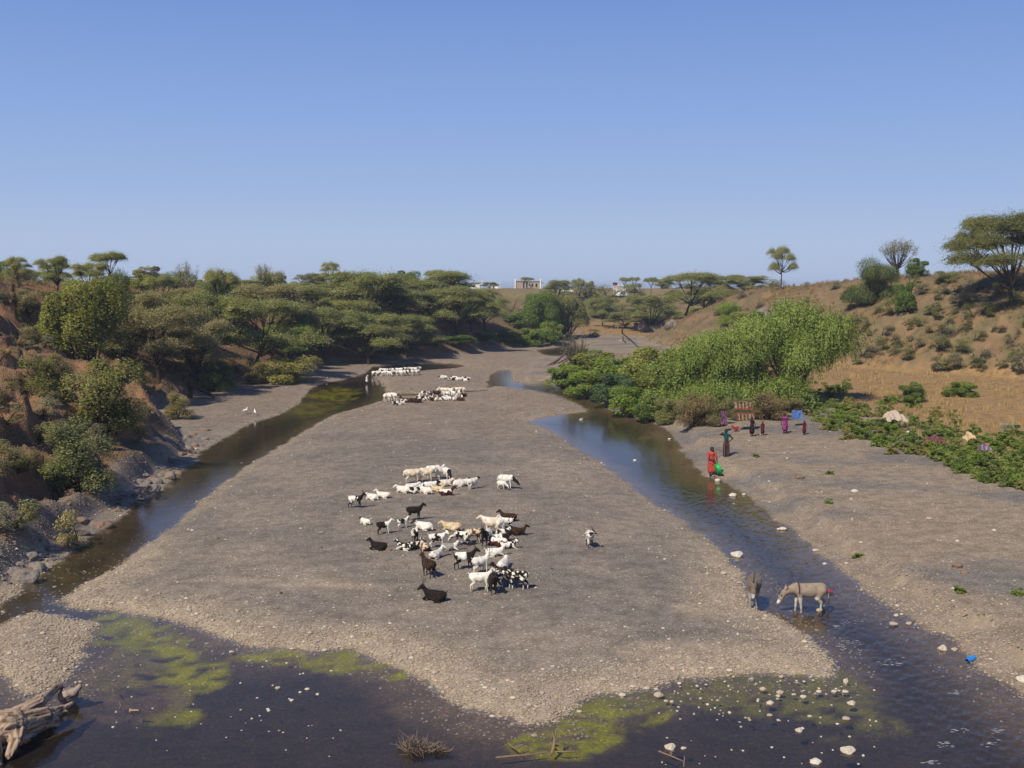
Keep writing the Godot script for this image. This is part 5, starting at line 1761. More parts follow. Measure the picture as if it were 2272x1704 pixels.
func donkey(at: Vector3, yaw: float, drop: float, label: String, size: float, shade := 1.0) -> void:
	var B := []
	B.append([Vector3(0.36, 0.82, 0), Vector3(-0.05, 0.79, 0), 0.2, 0.235, 0.08, 0])
	B.append([Vector3(-0.05, 0.79, 0), Vector3(-0.42, 0.85, 0), 0.235, 0.215, 0.08, 0])
	B.append([Vector3(0.38, 0.97, 0), Vector3(-0.45, 0.98, 0), 0.085, 0.09, 0.1, 0])
	var poll := Vector3(0.84, 1.02 - drop, 0)
	B.append([Vector3(0.42, 0.92, 0), poll, 0.17, 0.095, 0.08, 1])
	B.append([Vector3(0.44, 1.02, 0), poll + Vector3(0, 0.05, 0), 0.06, 0.05, 0.05, 7])
	var nose := poll + Vector3(0.2, -0.34, 0)
	B.append([poll, poll.lerp(nose, 0.6), 0.105, 0.085, 0.04, 2])
	B.append([poll.lerp(nose, 0.6), nose, 0.078, 0.058, 0.03, 6])
	for s in [-1.0, 1.0]:
		B.append([poll + Vector3(-0.02, 0.07, 0.055 * s), poll + Vector3(-0.07, 0.19, 0.1 * s), 0.032, 0.036, 0.02, 4])
		B.append([poll + Vector3(-0.07, 0.19, 0.1 * s), poll + Vector3(-0.1, 0.29, 0.12 * s), 0.034, 0.014, 0.02, 8])
		B.append([poll.lerp(nose, 0.3) + Vector3(0.03, 0.02, 0.083 * s), poll.lerp(nose, 0.33) + Vector3(0.03, 0.02, 0.084 * s), 0.016, 0.016, 0.01, 9])
		var f: float = 0.05 * s
		B.append([Vector3(0.33, 0.76, 0.1 * s), Vector3(0.34 + f, 0.42, 0.11 * s), 0.12, 0.058, 0.05, 0])
		B.append([Vector3(0.34 + f, 0.42, 0.11 * s), Vector3(0.34 + f * 1.6, 0.08, 0.11 * s), 0.05, 0.036, 0.02, 3])
		B.append([Vector3(0.34 + f * 1.6, 0.08, 0.11 * s), Vector3(0.365 + f * 1.6, 0.0, 0.11 * s), 0.04, 0.05, 0.02, 3])
		B.append([Vector3(-0.42, 0.8, 0.1 * s), Vector3(-0.33 - f, 0.56, 0.12 * s), 0.16, 0.095, 0.06, 0])
		B.append([Vector3(-0.33 - f, 0.56, 0.12 * s), Vector3(-0.5 - f * 1.6, 0.4, 0.12 * s), 0.08, 0.052, 0.03, 3])
		B.append([Vector3(-0.5 - f * 1.6, 0.4, 0.12 * s), Vector3(-0.47 - f * 1.6, 0.06, 0.12 * s), 0.046, 0.036, 0.02, 3])
		B.append([Vector3(-0.47 - f * 1.6, 0.06, 0.12 * s), Vector3(-0.445 - f * 1.6, 0.0, 0.12 * s), 0.04, 0.05, 0.02, 3])
	B.append([Vector3(-0.6, 0.95, 0), Vector3(-0.69, 0.62, 0), 0.035, 0.025, 0.03, 5])
	B.append([Vector3(-0.69, 0.62, 0), Vector3(-0.7, 0.36, 0), 0.03, 0.045, 0.02, 5])
	var s := blob(B, 0.027)
	var c := PackedColorArray()
	for k in s.v.size():
		var p: Vector3 = s.v[k]
		var r: int = s.r[k]
		var col := Color(0.285, 0.225, 0.17)
		match r:
			0, 1:
				if p.y < 0.62: col = col.lerp(Color(0.55, 0.5, 0.43), smoothstep(0.64, 0.56, p.y))
				if absf(p.x - 0.36) < 0.022 and p.y > 0.72: col = Color(0.05, 0.035, 0.028)
				if p.y > 1.055 and absf(p.z) < 0.03: col = Color(0.1, 0.075, 0.06)
			3: col = Color(0.5, 0.44, 0.37).lerp(Color(0.3, 0.24, 0.19), smoothstep(0.2, 0.5, p.y) * 0.4) if p.y > 0.06 else Color(0.05, 0.04, 0.035)
			6: col = Color(0.72, 0.69, 0.63) if p.y < poll.y - 0.23 else col
			7: col = Color(0.07, 0.05, 0.04)
			8: col = Color(0.2, 0.15, 0.12)
			9: col = Color(0.012, 0.01, 0.01)
			5: col = col if p.y > 0.55 else Color(0.08, 0.06, 0.05)
		c.append(col * shade * (0.95 + 0.35 * blotch.get_noise_3dv(p * 30.0)))
	var o := put("donkey", skinned(s, c), m_fur)
	o.position = at
	o.rotation.y = yaw
	o.scale = Vector3.ONE * size
	tag(o, label, "donkey", "donkeys at the right channel")


func people() -> void:
	# the tall one with a hand on the hip
	var skin := head_bones(Vector3(0, 1.55, 0.01), Vector3(-0.5, 0, 0.86).normalized())
	skin.append_array([
		[Vector3(0, 1.58, -0.03), Vector3(0.02, 1.56, -0.05), 0.1, 0.09, 0.02, 1],
		[Vector3(0, 1.36, -0.01), Vector3(0, 1.5, 0), 0.055, 0.05, 0.03, 0],
		[Vector3(0, 0.95, 0), Vector3(0, 1.3, -0.01), 0.11, 0.13, 0.05, 0],
		[Vector3(-0.15, 1.33, 0), Vector3(0.15, 1.33, 0), 0.062, 0.062, 0.05, 0],
		[Vector3(-0.17, 1.33, 0), Vector3(-0.4, 1.36, 0.1), 0.05, 0.04, 0.03, 0], [Vector3(-0.4, 1.36, 0.1), Vector3(-0.16, 1.5, 0.14), 0.04, 0.027, 0.02, 0],
		[Vector3(0.17, 1.33, 0), Vector3(0.39, 1.1, -0.04), 0.05, 0.04, 0.03, 0], [Vector3(0.39, 1.1, -0.04), Vector3(0.2, 0.93, 0.03), 0.04, 0.027, 0.02, 0],
		[Vector3(-0.08, 0.8, 0), Vector3(-0.08, 0.1, 0), 0.09, 0.04, 0.03, 0], [Vector3(0.08, 0.8, 0), Vector3(0.08, 0.1, 0), 0.09, 0.04, 0.03, 0],
		[Vector3(-0.08, 0.045, -0.03), Vector3(-0.1, 0.03, 0.14), 0.042, 0.032, 0.02, 0], [Vector3(0.08, 0.045, -0.03), Vector3(0.1, 0.03, 0.14), 0.042, 0.032, 0.02, 0]])
	figure(spot(1611, 1013), 0.0, 1.03, skin, [[Vector3(-0.16, 1.5, 0.14), Vector3(0.8, 0.5, -0.1), Vector3(0, 0.3, 1), 0.4], [Vector3(0.2, 0.93, 0.03), Vector3(-0.7, -0.3, 0.5), Vector3(0, 0.8, 0.5), 0.5]],
		[["shirt", [[Vector3(0, 0.97, 0), Vector3(0, 1.29, -0.01), 0.128, 0.145, 0.05, 0], [Vector3(-0.15, 1.325, 0), Vector3(0.15, 1.325, 0), 0.074, 0.074, 0.05, 0], [Vector3(-0.16, 1.33, 0), Vector3(-0.25, 1.34, 0.04), 0.065, 0.06, 0.03, 0], [Vector3(0.16, 1.33, 0), Vector3(0.24, 1.25, -0.01), 0.065, 0.06, 0.03, 0]], "teal"],
		["skirt", [[Vector3(0, 0.98, 0), Vector3(0, 0.72, 0), 0.135, 0.165, 0.05, 0], [Vector3(-0.03, 0.72, 0), Vector3(-0.05, 0.14, 0), 0.15, 0.15, 0.08, 0], [Vector3(0.03, 0.72, 0), Vector3(0.05, 0.14, 0), 0.15, 0.15, 0.08, 0]], "striped_skirt"]],
		"person in a teal top and long dark striped skirt, hand on hip, at the stream")
	# the one in red with the basin
	skin = head_bones(Vector3(0, 1.52, 0.04), Vector3(0.15, -0.35, 0.95).normalized())
	skin.append_array([
		[Vector3(0, 1.57, -0.01), Vector3(0, 1.52, -0.04), 0.098, 0.1, 0.02, 1], [Vector3(0.06, 1.5, -0.05), Vector3(0.15, 1.2, -0.05), 0.05, 0.04, 0.04, 1],
		[Vector3(0, 1.34, -0.01), Vector3(0, 1.47, 0.02), 0.055, 0.05, 0.03, 0], [Vector3(0, 0.95, 0), Vector3(0, 1.28, -0.01), 0.11, 0.13, 0.05, 0], [Vector3(-0.15, 1.31, 0), Vector3(0.15, 1.31, 0), 0.062, 0.062, 0.05, 0],
		[Vector3(-0.17, 1.31, 0), Vector3(-0.24, 1.05, 0.08), 0.05, 0.04, 0.03, 0], [Vector3(-0.24, 1.05, 0.08), Vector3(-0.06, 0.92, 0.22), 0.04, 0.027, 0.02, 0],
		[Vector3(0.17, 1.31, 0), Vector3(0.26, 1.05, 0.06), 0.05, 0.04, 0.03, 0], [Vector3(0.26, 1.05, 0.06), Vector3(0.26, 0.8, 0.18), 0.04, 0.027, 0.02, 0],
		[Vector3(-0.09, 0.8, 0), Vector3(-0.1, 0.1, 0), 0.09, 0.04, 0.03, 0], [Vector3(0.09, 0.8, 0), Vector3(0.1, 0.1, 0.06), 0.09, 0.04, 0.03, 0],
		[Vector3(-0.1, 0.045, -0.03), Vector3(-0.11, 0.03, 0.14), 0.042, 0.032, 0.02, 0], [Vector3(0.1, 0.045, 0.03), Vector3(0.11, 0.03, 0.2), 0.042, 0.032, 0.02, 0]])
	var rp := spot(1579, 1056)
	figure(rp, 0.1, 1.03, skin, [[Vector3(-0.06, 0.92, 0.22), Vector3(0.8, -0.2, 0.3), Vector3(0, 1, 0.2), 0.5], [Vector3(0.26, 0.8, 0.18), Vector3(0.1, -0.9, 0.4), Vector3(0.3, 0, 0.9), 0.6]],
		[["dress", [[Vector3(0, 1.0, 0), Vector3(0, 1.28, -0.005), 0.13, 0.15, 0.05, 0], [Vector3(-0.15, 1.305, 0), Vector3(0.15, 1.305, 0), 0.076, 0.076, 0.05, 0], [Vector3(-0.17, 1.31, 0), Vector3(-0.23, 1.08, 0.07), 0.07, 0.07, 0.03, 0], [Vector3(0.17, 1.31, 0), Vector3(0.25, 1.08, 0.05), 0.07, 0.07, 0.03, 0],
		[Vector3(0, 1.0, 0), Vector3(0, 0.8, 0), 0.135, 0.18, 0.05, 0], [Vector3(-0.06, 0.8, 0), Vector3(-0.08, 0.34, 0.0), 0.17, 0.17, 0.08, 0], [Vector3(0.06, 0.8, 0), Vector3(0.09, 0.36, 0.03), 0.17, 0.17, 0.08, 0]], "red_dress"],
		["headscarf", [[Vector3(0, 1.57, -0.015), Vector3(0, 1.53, -0.05), 0.105, 0.105, 0.02, 0], [Vector3(0.07, 1.48, -0.06), Vector3(0.16, 1.16, -0.06), 0.055, 0.04, 0.03, 0]], "headcloth"]],
		"person in a red dress and dark headscarf holding a green basin at the water's edge")
	# her basin: a lathed bowl tipped on its side
	var g := Geo.new()
	var prof := [[0.0, 0.0], [0.19, 0.0], [0.22, 0.015], [0.285, 0.15], [0.32, 0.155], [0.32, 0.168], [0.28, 0.166], [0.21, 0.028], [0.0, 0.016]]
	for k in prof.size() - 1:
		for s in 28:
			var a := TAU * s / 28
			var b := TAU * (s + 1) / 28
			var q0 := Vector3(cos(a) * prof[k][0], prof[k][1], sin(a) * prof[k][0])
			var q1 := Vector3(cos(b) * prof[k][0], prof[k][1], sin(b) * prof[k][0])
			var q2 := Vector3(cos(b) * prof[k + 1][0], prof[k + 1][1], sin(b) * prof[k + 1][0])
			var q3 := Vector3(cos(a) * prof[k + 1][0], prof[k + 1][1], sin(a) * prof[k + 1][0])
			g.quad(q0, q1, q2, q3, Color(0.005, 0.34, 0.07))
	var bm := put("basin", g.mesh(), tinted(0.35, 0.5))
	bm.position = rp + Vector3(0.2, 0.42, 0.3)
	bm.rotation = Vector3(0.25, 0.35, -1.2)
	bm.scale = Vector3(1.15, 1.15, 1.15)
	tag(bm, "round bright green plastic basin held on its side by the one in red", "basin")
	# bending and small figures by the thicket, its shade painted into their dark clothes
	var small := func(at: Vector3, yaw: float, size: float, lean: float, kind: String, label: String) -> void:
		var hp := Vector3(0, 1.52, 0.02 + lean * 0.9) - Vector3(0, lean * 0.45, 0)
		var ch := Vector3(0, 1.28 - lean * 0.3, lean * 0.6)
		var sk := head_bones(hp, Vector3(0, -lean * 0.7, 1).normalized())
		sk.append_array([[hp + Vector3(0, 0.03, -0.03), hp + Vector3(0, 0, -0.05), 0.098, 0.09, 0.02, 1], [ch + Vector3(0, 0.06, 0), hp - Vector3(0, 0.06, 0.02), 0.055, 0.05, 0.03, 0], [Vector3(0, 0.92, 0), ch, 0.12, 0.13, 0.05, 0],
			[ch + Vector3(-0.17, 0.02, 0), ch + Vector3(-0.22, -0.26, 0.1), 0.05, 0.04, 0.03, 0], [ch + Vector3(-0.22, -0.26, 0.1), ch + Vector3(-0.15, -0.45, 0.26), 0.04, 0.027, 0.02, 0],
			[ch + Vector3(0.17, 0.02, 0), ch + Vector3(0.22, -0.26, 0.1), 0.05, 0.04, 0.03, 0], [ch + Vector3(0.22, -0.26, 0.1), ch + Vector3(0.15, -0.45, 0.26), 0.04, 0.027, 0.02, 0],
			[Vector3(-0.09, 0.8, 0), Vector3(-0.1, 0.08, 0), 0.09, 0.04, 0.03, 0], [Vector3(0.09, 0.8, 0), Vector3(0.1, 0.08, 0), 0.09, 0.04, 0.03, 0], [Vector3(-0.1, 0.04, -0.02), Vector3(-0.11, 0.03, 0.14), 0.042, 0.032, 0.02, 0], [Vector3(0.1, 0.04, -0.02), Vector3(0.11, 0.03, 0.14), 0.042, 0.032, 0.02, 0]])
		figure(at, yaw, size, sk, [[ch + Vector3(-0.15, -0.45, 0.26), Vector3(0.3, -0.8, 0.4), Vector3(1, 0, 0), 0.4], [ch + Vector3(0.15, -0.45, 0.26), Vector3(-0.3, -0.8, 0.4), Vector3(-1, 0, 0), 0.4]],
			[["dress", [[Vector3(0, 0.95, 0), ch, 0.14, 0.15, 0.05, 0], [ch + Vector3(-0.15, 0.0, 0), ch + Vector3(0.15, 0.0, 0), 0.08, 0.08, 0.05, 0], [Vector3(0, 0.95, 0), Vector3(0, 0.4, 0.02), 0.16, 0.21, 0.05, 0]], kind]], label)
	small.call(spot(1668, 968), 0.5, 0.82, 0.05, "dark", "person in dark clothes standing by the striped blanket in the shade")
	small.call(spot(1692, 966), -0.4, 0.6, 0.0, "maroon", "small child standing under the drooping tree, left of the bright skirt")
	small.call(spot(1742, 962), -0.6, 0.95, 0.25, "pink", "person in a bright pink and violet cloth with a yellow band")
	small.call(spot(1784, 965), 0.4, 0.62, 0.05, "maroon", "child in red-brown at the edge of the shade, right of the bright skirt")
	small.call(level(814, 851), 1.2, 0.75, 0.3, "white", "person in pale clothes bending in the far left channel")


func bundle(called: String, at: Vector3, size: Vector3, col: Color, seed_: int, label: String, category := "cloth") -> void:
	var B := []
	var r := RandomNumberGenerator.new()
	r.seed = seed_
	for k in 6:
		var p := Vector3(r.randf_range(-0.4, 0.4) * size.x, r.randf_range(0.1, 0.5) * size.y, r.randf_range(-0.4, 0.4) * size.z)
		B.append([p, p + Vector3(r.randf_range(-0.3, 0.3) * size.x, r.randf_range(-0.1, 0.3) * size.y, r.randf_range(-0.2, 0.2) * size.z), size.y * 0.22, size.y * 0.16, 0.04, 0])
	var s := blob(B, 0.03)
	var c := PackedColorArray()
	for k in s.v.size(): c.append(col * (0.85 + 0.5 * blotch.get_noise_3dv(s.v[k] * 40.0)))
	var o := put(called, skinned(s, c), m_cloth)
	o.position = at
	tag(o, label, category, "washing laid out on the right bank")


func washing() -> void:
	var wash := "washing laid out on the right bank"
	var striped := func(s: float, t: float) -> Color:  # band colours dimmed to stand in for partial shade on the blanket
		if t > 0.38 and t < 0.58: return Color(0.04, 0.06, 0.03)
		if absf(t - 0.34) < 0.04 or absf(t - 0.62) < 0.04: return Color(0.2, 0.06, 0.04)
		return [Color(0.26, 0.2, 0.14), Color(0.08, 0.05, 0.035), Color(0.15, 0.085, 0.05)][posmod(int(s * 15.0 + (1.0 if t > 0.5 else 0.0)), 3)]
	drape("blanket", spot(1650, 954) + Vector3(0, 0.75, 0.1), 1.35, 0.5, 1.25, striped, "striped blanket with brown, cream and green bands hung on the bushes", "blanket", 3, wash, 1.0)
	drape("shawl", spot(1606, 958) + Vector3(0, 0.55, 0), 0.42, 0.2, 0.95, func(s: float, t: float) -> Color: return Color(0.1, 0.05, 0.11) if int(s * 6.0 + t * 3.0) % 2 else Color(0.2, 0.09, 0.14), "violet shawl hung on the bushes left of the striped blanket", "cloth", 5, wash, 1.0)
	drape("cloth", spot(1768, 946) + Vector3(0, 0.55, 0), 0.75, 0.3, 0.62, func(_s: float, _t: float) -> Color: return Color(0.08, 0.15, 0.36), "sky-blue cloth hung in the shade right of the bright skirt", "cloth", 7, wash, 1.0)
	drape("sheet", spot(1985, 950) + Vector3(0, 0.42, 0.1), 1.4, 1.3, 0.75, func(_s: float, _t: float) -> Color: return Color(0.44, 0.365, 0.28), "large beige sheet spread over the weeds to dry", "cloth", 9, wash)
	bundle("laundry", spot(2004, 992) + Vector3(0, 0.3, 0), Vector3(0.7, 0.4, 0.4), Color(0.12, 0.12, 0.2), 4, "dark blue and white laundry heap on the weeds")
	bundle("laundry", spot(2010, 983) + Vector3(0, 0.45, 0), Vector3(0.3, 0.4, 0.3), Color(0.62, 0.64, 0.68), 5, "small white bundle on top of the dark blue heap")
	bundle("laundry", spot(2031, 990) + Vector3(0, 0.35, 0), Vector3(0.42, 0.4, 0.3), Color(0.02, 0.06, 0.07), 6, "dark teal garment on the weeds next to the blue heap")
	drape("cloth", spot(2075, 1000) + Vector3(0, 0.42, 0), 1.1, 0.9, 0.4, func(s: float, t: float) -> Color: return Color(0.22, 0.06, 0.06) if int(s * 9.0 + t * 5.0) % 2 else Color(0.09, 0.05, 0.09), "red and violet checked cloth spread on the weeds", "cloth", 11, wash)
	drape("cloth", spot(2152, 994) + Vector3(0, 0.4, 0), 0.62, 0.9, 0.5, func(_s: float, t: float) -> Color: return Color(0.55, 0.42, 0.24) if t < 0.85 else Color(0.2, 0.05, 0.04), "yellowish sack spread on the weeds at the right", "cloth", 13, wash)
	drape("cloth", spot(2186, 1022) + Vector3(0, 0.42, 0), 0.8, 0.8, 0.4, func(s: float, t: float) -> Color: return Color(0.24, 0.16, 0.27) * (0.8 + 0.4 * sin(s * 20.0 + t * 8.0)), "lilac cloth spread on the weeds, rightmost of the washing", "cloth", 15, wash)
	bundle("laundry", spot(1632, 958) + Vector3(0, 0.1, 0), Vector3(0.45, 0.4, 0.3), Color(0.36, 0.025, 0.03), 8, "red bundle on the ground below the striped blanket")
	drape("rag", level(1840, 1312, 0.03), 0.24, 0.2, 0.02, func(_s: float, _t: float) -> Color: return Color(0.4, 0.03, 0.06), "small red rag drifting behind the broadside donkey", "rag", 17)
	plant("small_shrub", "pale_weed", spot(2240, 968), 1.1, 0.9, 0.3, Color(0.3, 0.33, 0.3), "whitish-grey weed at the right end of the washing", "weed")


func driftwood() -> void:
	# the great stump lying in the pool at the lower left
	var P := func(u: float, v: float, y: float) -> Vector3: return level(u, v, y) - level(80, 1600, 0.0)
	var B := [
		[P.call(-120, 1650, 0.35), P.call(20, 1612, 0.5), 0.5, 0.4, 0.12, 0], [P.call(20, 1612, 0.5), P.call(95, 1592, 0.4), 0.36, 0.24, 0.1, 0], [P.call(95, 1592, 0.4), P.call(140, 1572, 0.35), 0.2, 0.08, 0.06, 0], [P.call(140, 1572, 0.35), P.call(162, 1560, 0.36), 0.08, 0.035, 0.03, 0], [P.call(80, 1605, 0.32), P.call(122, 1602, 0.22), 0.2, 0.12, 0.08, 0],
		[P.call(30, 1590, 0.45), P.call(85, 1560, 0.5), 0.2, 0.17, 0.1, 0], [P.call(85, 1560, 0.5), P.call(132, 1520, 0.45), 0.17, 0.08, 0.06, 0], [P.call(132, 1520, 0.45), P.call(136, 1512, 0.5), 0.07, 0.02, 0.03, 0],
		[P.call(10, 1612, 0.6), P.call(44, 1608, 0.5), 0.28, 0.2, 0.1, 0], [P.call(40, 1610, 0.5), P.call(35, 1640, 0.35), 0.2, 0.16, 0.06, 0], [P.call(35, 1640, 0.35), P.call(20, 1676, 0.12), 0.15, 0.09, 0.06, 0], [P.call(-30, 1640, 0.4), P.call(-10, 1690, 0.1), 0.3, 0.16, 0.1, 0], [P.call(15, 1600, 0.7), P.call(-20, 1580, 0.8), 0.16, 0.1, 0.06, 0], [P.call(118, 1585, 0.3), P.call(150, 1578, 0.3), 0.07, 0.03, 0.04, 0]]
	var o := put("driftwood_stump", gnarled(B, 0.026, 7.0, 0.045, Color(0.42, 0.315, 0.22), Color(0.14, 0.09, 0.06), Vector3(0.93, 0.1, -0.34)), tinted(0.9, 0.15))
	o.position = level(80, 1600, 0.0)
	tag(o, "large weathered pale driftwood stump with forked roots at the lower left", "driftwood")
	var Q := func(u: float, v: float, y: float) -> Vector3: return level(u, v, y) - level(158, 1545, 0.0)
	B = [[Q.call(146, 1546, 0.2), Q.call(160, 1540, 0.22), 0.2, 0.17, 0.08, 0], [Q.call(162, 1538, 0.3), Q.call(176, 1524, 0.42), 0.1, 0.075, 0.05, 0], [Q.call(150, 1535, 0.3), Q.call(156, 1524, 0.36), 0.08, 0.05, 0.04, 0], [Q.call(140, 1535, 0.3), Q.call(136, 1524, 0.3), 0.08, 0.05, 0.04, 0]]
	o = put("driftwood_knot", gnarled(B, 0.026, 9.0, 0.02, Color(0.36, 0.29, 0.24), Color(0.12, 0.09, 0.075), Vector3(0.5, 0.7, -0.4)), tinted(0.9, 0.15))
	o.position = level(158, 1545, 0.0)
	tag(o, "grey knotty driftwood end at the tip of the great stump", "driftwood")
	var grey := Color(0.3, 0.22, 0.16)
	var stick := func(called: String, rows: Array, label: String, col: Color, category := "stick") -> void:
		var org: Vector3 = level(rows[0][0][0], rows[0][0][1], 0.0)
		var g := Geo.new()
		for row in rows:
			var path := []
			var rad := []
			for q in row:
				path.append(level(q[0], q[1], q[2]) - org)
				rad.append(q[3])
			g.tube(path, rad, 7, col)
		var w := put(called, g.mesh(), m_wood)
		w.position = org
		tag(w, label, category)
	# an upright forked branch stuck in the pool
	stick.call("forked_stick", [[[1223, 1676, -0.06, 0.035], [1229, 1654, 0.12, 0.04], [1231, 1638, 0.28, 0.035], [1225, 1622, 0.45, 0.022]], [[1229, 1648, 0.16, 0.03], [1234, 1630, 0.36, 0.026], [1233, 1620, 0.46, 0.02]], [[1228, 1654, 0.1, 0.032], [1221, 1648, 0.06, 0.02]], [[1228, 1655, 0.08, 0.032], [1238, 1654, 0.02, 0.02]]], "upright forked stick standing in the pool at the bottom", grey)
	stick.call("floating_stick", [[[1100, 1681, 0.0, 0.022], [1140, 1677, 0.015, 0.026], [1168, 1675, 0.01, 0.02], [1210, 1669, 0.0, 0.012]]], "thin stick floating left of the forked one", grey)
	stick.call("floating_stick", [[[1232, 1667, 0.0, 0.012], [1250, 1668, 0.02, 0.026], [1262, 1668, 0.01, 0.014], [1282, 1666, 0.0, 0.01]]], "short stick floating right of the forked one", grey)
	stick.call("twig", [[[1128, 1650, 0.02, 0.02], [1145, 1663, 0.04, 0.018]], [[1138, 1660, 0.05, 0.015], [1160, 1652, 0.1, 0.02]], [[1132, 1650, 0.02, 0.01], [1126, 1640, 0.12, 0.006]]], "small crossed twigs in the pool left of the forked stick", grey)
	stick.call("long_stick", [[[1462, 1667, 0.0, 0.022], [1490, 1678, 0.03, 0.02], [1518, 1690, -0.02, 0.014]], [[1517, 1702, 0.0, 0.014], [1519, 1678, 0.12, 0.012]], [[1485, 1672, 0.02, 0.012], [1496, 1665, 0.1, 0.01]]], "long thin stick in the water beside the broad pale stone", grey)
	stick.call("twig", [[[287, 1576, 0.02, 0.028], [308, 1576, 0.03, 0.02]], [[289, 1572, 0.02, 0.016], [288, 1580, 0.0, 0.016]]], "short pale bone-like stick at the edge of the algae", Color(0.5, 0.4, 0.28))
	stick.call("twig", [[[250, 1528, 0.01, 0.012], [253, 1538, 0.03, 0.012]]], "tiny upright twig in the pool above the bone-like stick", grey)
	stick.call("twig", [[[265, 1558, 0.0, 0.012], [268, 1566, 0.05, 0.014], [265, 1572, 0.0, 0.01]]], "curved twig in the pool left of the bone-like stick", grey)
	stick.call("twig", [[[1286, 930, 0.0, 0.03], [1290, 924, 0.25, 0.02], [1286, 918, 0.5, 0.01]], [[1290, 926, 0.2, 0.02], [1297, 928, 0.12, 0.01]]], "snag sticking out of the right channel's blue pool", Color(0.4, 0.34, 0.26))
	stick.call("fallen_tree", [[[1176, 832, 0.1, 0.1], [1215, 812, 0.7, 0.16], [1236, 800, 1.2, 0.2], [1252, 786, 1.7, 0.13], [1255, 778, 2.1, 0.08]], [[1228, 806, 0.9, 0.14], [1222, 822, 0.3, 0.12], [1219, 834, 0.0, 0.1]], [[1240, 812, 0.9, 0.1], [1262, 796, 1.4, 0.08], [1278, 786, 1.7, 0.04]], [[1236, 820, 0.4, 0.14], [1246, 826, 0.1, 0.12]]], "fallen grey tree trunk propped on its roots at the bend", Color(0.24, 0.17, 0.12), "log")
	stick.call("bleached_log", [[[1362, 758, 0.6, 0.16], [1372, 757, 0.7, 0.2], [1386, 754, 1.0, 0.1]]], "bleached white log on the far sandbank", Color(0.7, 0.65, 0.56), "log")
	stick.call("bleached_log", [[[1381, 758, 0.4, 0.2], [1383, 750, 1.6, 0.14], [1381, 744, 2.4, 0.08]]], "bleached white snag upright at the end of the far sandbank", Color(0.6, 0.52, 0.42), "log")
	stick.call("fallen_log", [[[1358, 756, 0.7, 0.16], [1370, 764, 0.5, 0.24], [1384, 778, 0.2, 0.3]]], "brown log lying slantwise below the bleached ones", Color(0.3, 0.21, 0.15), "log")
	stick.call("dead_tree", [[[1380, 742, 1.0, 0.2], [1382, 718, 4.2, 0.16], [1386, 700, 6.6, 0.1], [1385, 690, 8.0, 0.05]], [[1382, 722, 3.8, 0.1], [1376, 714, 4.8, 0.05]], [[1382, 716, 4.5, 0.08], [1392, 706, 5.8, 0.04]]], "bare dead tree with a forked stem in the far valley", Color(0.42, 0.31, 0.22), "tree")
	# the fallen dark trunk of the left beach
	var p := spot(430, 884)
	var g2 := Geo.new()
	g2.tube([Vector3(-0.4, -0.3, 0), Vector3(-0.35, 0.8, 0), Vector3(-0.5, 2.0, 0.2), Vector3(-0.4, 2.8, 0.3)], [0.3, 0.26, 0.2, 0.1], 8, Color(0.07, 0.05, 0.035))
	g2.tube([Vector3(-0.2, 1.3, 0), Vector3(0.6, 1.05, 0.2), Vector3(1.3, 0.65, 0.3), Vector3(2.1, 0.15, 0.4)], [0.24, 0.25, 0.2, 0.1], 8, Color(0.1, 0.065, 0.045))
	for k in 6: g2.tube([Vector3(-0.1 + k * 0.14, 1.2 - k * 0.05, 0.1), Vector3(-0.1 + k * 0.2, 1.7 + 0.1 * (k % 3), 0.2)], [0.07, 0.02], 5, Color(0.1, 0.065, 0.045))
	var ft := put("fallen_log", g2.mesh(), m_wood)
	ft.position = p
	tag(ft, "dark broken trunk with a fallen limb in the shade of the left beach", "log")
	# a charred stump on the left slope
	p = spot(31, 672)
	var g3 := Geo.new()
	g3.tube([Vector3(0.1, -0.3, 0), Vector3(0.1, 0.5, 0), Vector3(-0.05, 1.1, 0.05), Vector3(-0.02, 1.7, 0)], [0.24, 0.2, 0.13, 0.1], 7, Color(0.06, 0.04, 0.03))
	var st := put("stump", g3.mesh(), m_wood)
	st.position = p
	tag(st, "thin dark stump standing on the slope at the left frame edge", "stump")
	# brush washed into the pool
	var r := RandomNumberGenerator.new()
	r.seed = 8
	var org := level(935, 1665)
	var b := Geo.new()
	for k in 230:
		var left := r.randf() < 0.6
		var c := Vector3(-0.2 if left else 0.3, 0.0, r.randf_range(-0.12, 0.12)) + Vector3(r.randfn() * 0.14, 0, 0)
		var d := Vector3(r.randf_range(-1, 1), r.randf_range(-0.1, 0.9 if left else 0.6), r.randf_range(-0.8, 0.8)).normalized()
		var l := r.randf_range(0.12, 0.42 if left else 0.3)
		if left and k % 9 == 0: l += 0.22
		var m := c + d * l * 0.5 + Vector3(r.randfn(), absf(r.randfn()), r.randfn()) * 0.06
		b.tube([c, m, m + (d + Vector3(r.randfn(), r.randfn() * 0.5, r.randfn()) * 0.5).normalized() * l * 0.5], [0.011, 0.008, 0.004], 4, Color(0.27, 0.21, 0.165) * r.randf_range(0.6, 1.3))
	b.tube([Vector3(0.35, 0.12, 0), Vector3(0.5, 0.05, 0.05), Vector3(0.72, 0.03, 0.02), Vector3(0.8, 0.12, 0)], [0.014, 0.013, 0.012, 0.005], 5, Color(0.3, 0.23, 0.17))
	var br := put("brush_heap", b.mesh(), m_wood)
	br.position = org
	tag(br, "tangle of dry brushwood standing in the pool at the bottom", "brushwood")
	# blue bottle at the right shore
	var bt := Geo.new()
	bt.tube([Vector3(0, 0, 0), Vector3(0.02, 0, 0), Vector3(0.29, 0, 0), Vector3(0.34, 0, 0), Vector3(0.35, 0, 0), Vector3(0.4, 0, 0)], [0.05, 0.088, 0.088, 0.05, 0.032, 0.032], 14, Color(0.03, 0.22, 0.62))
	var bo := base("bottle", level(2146, 1466, 0.05))
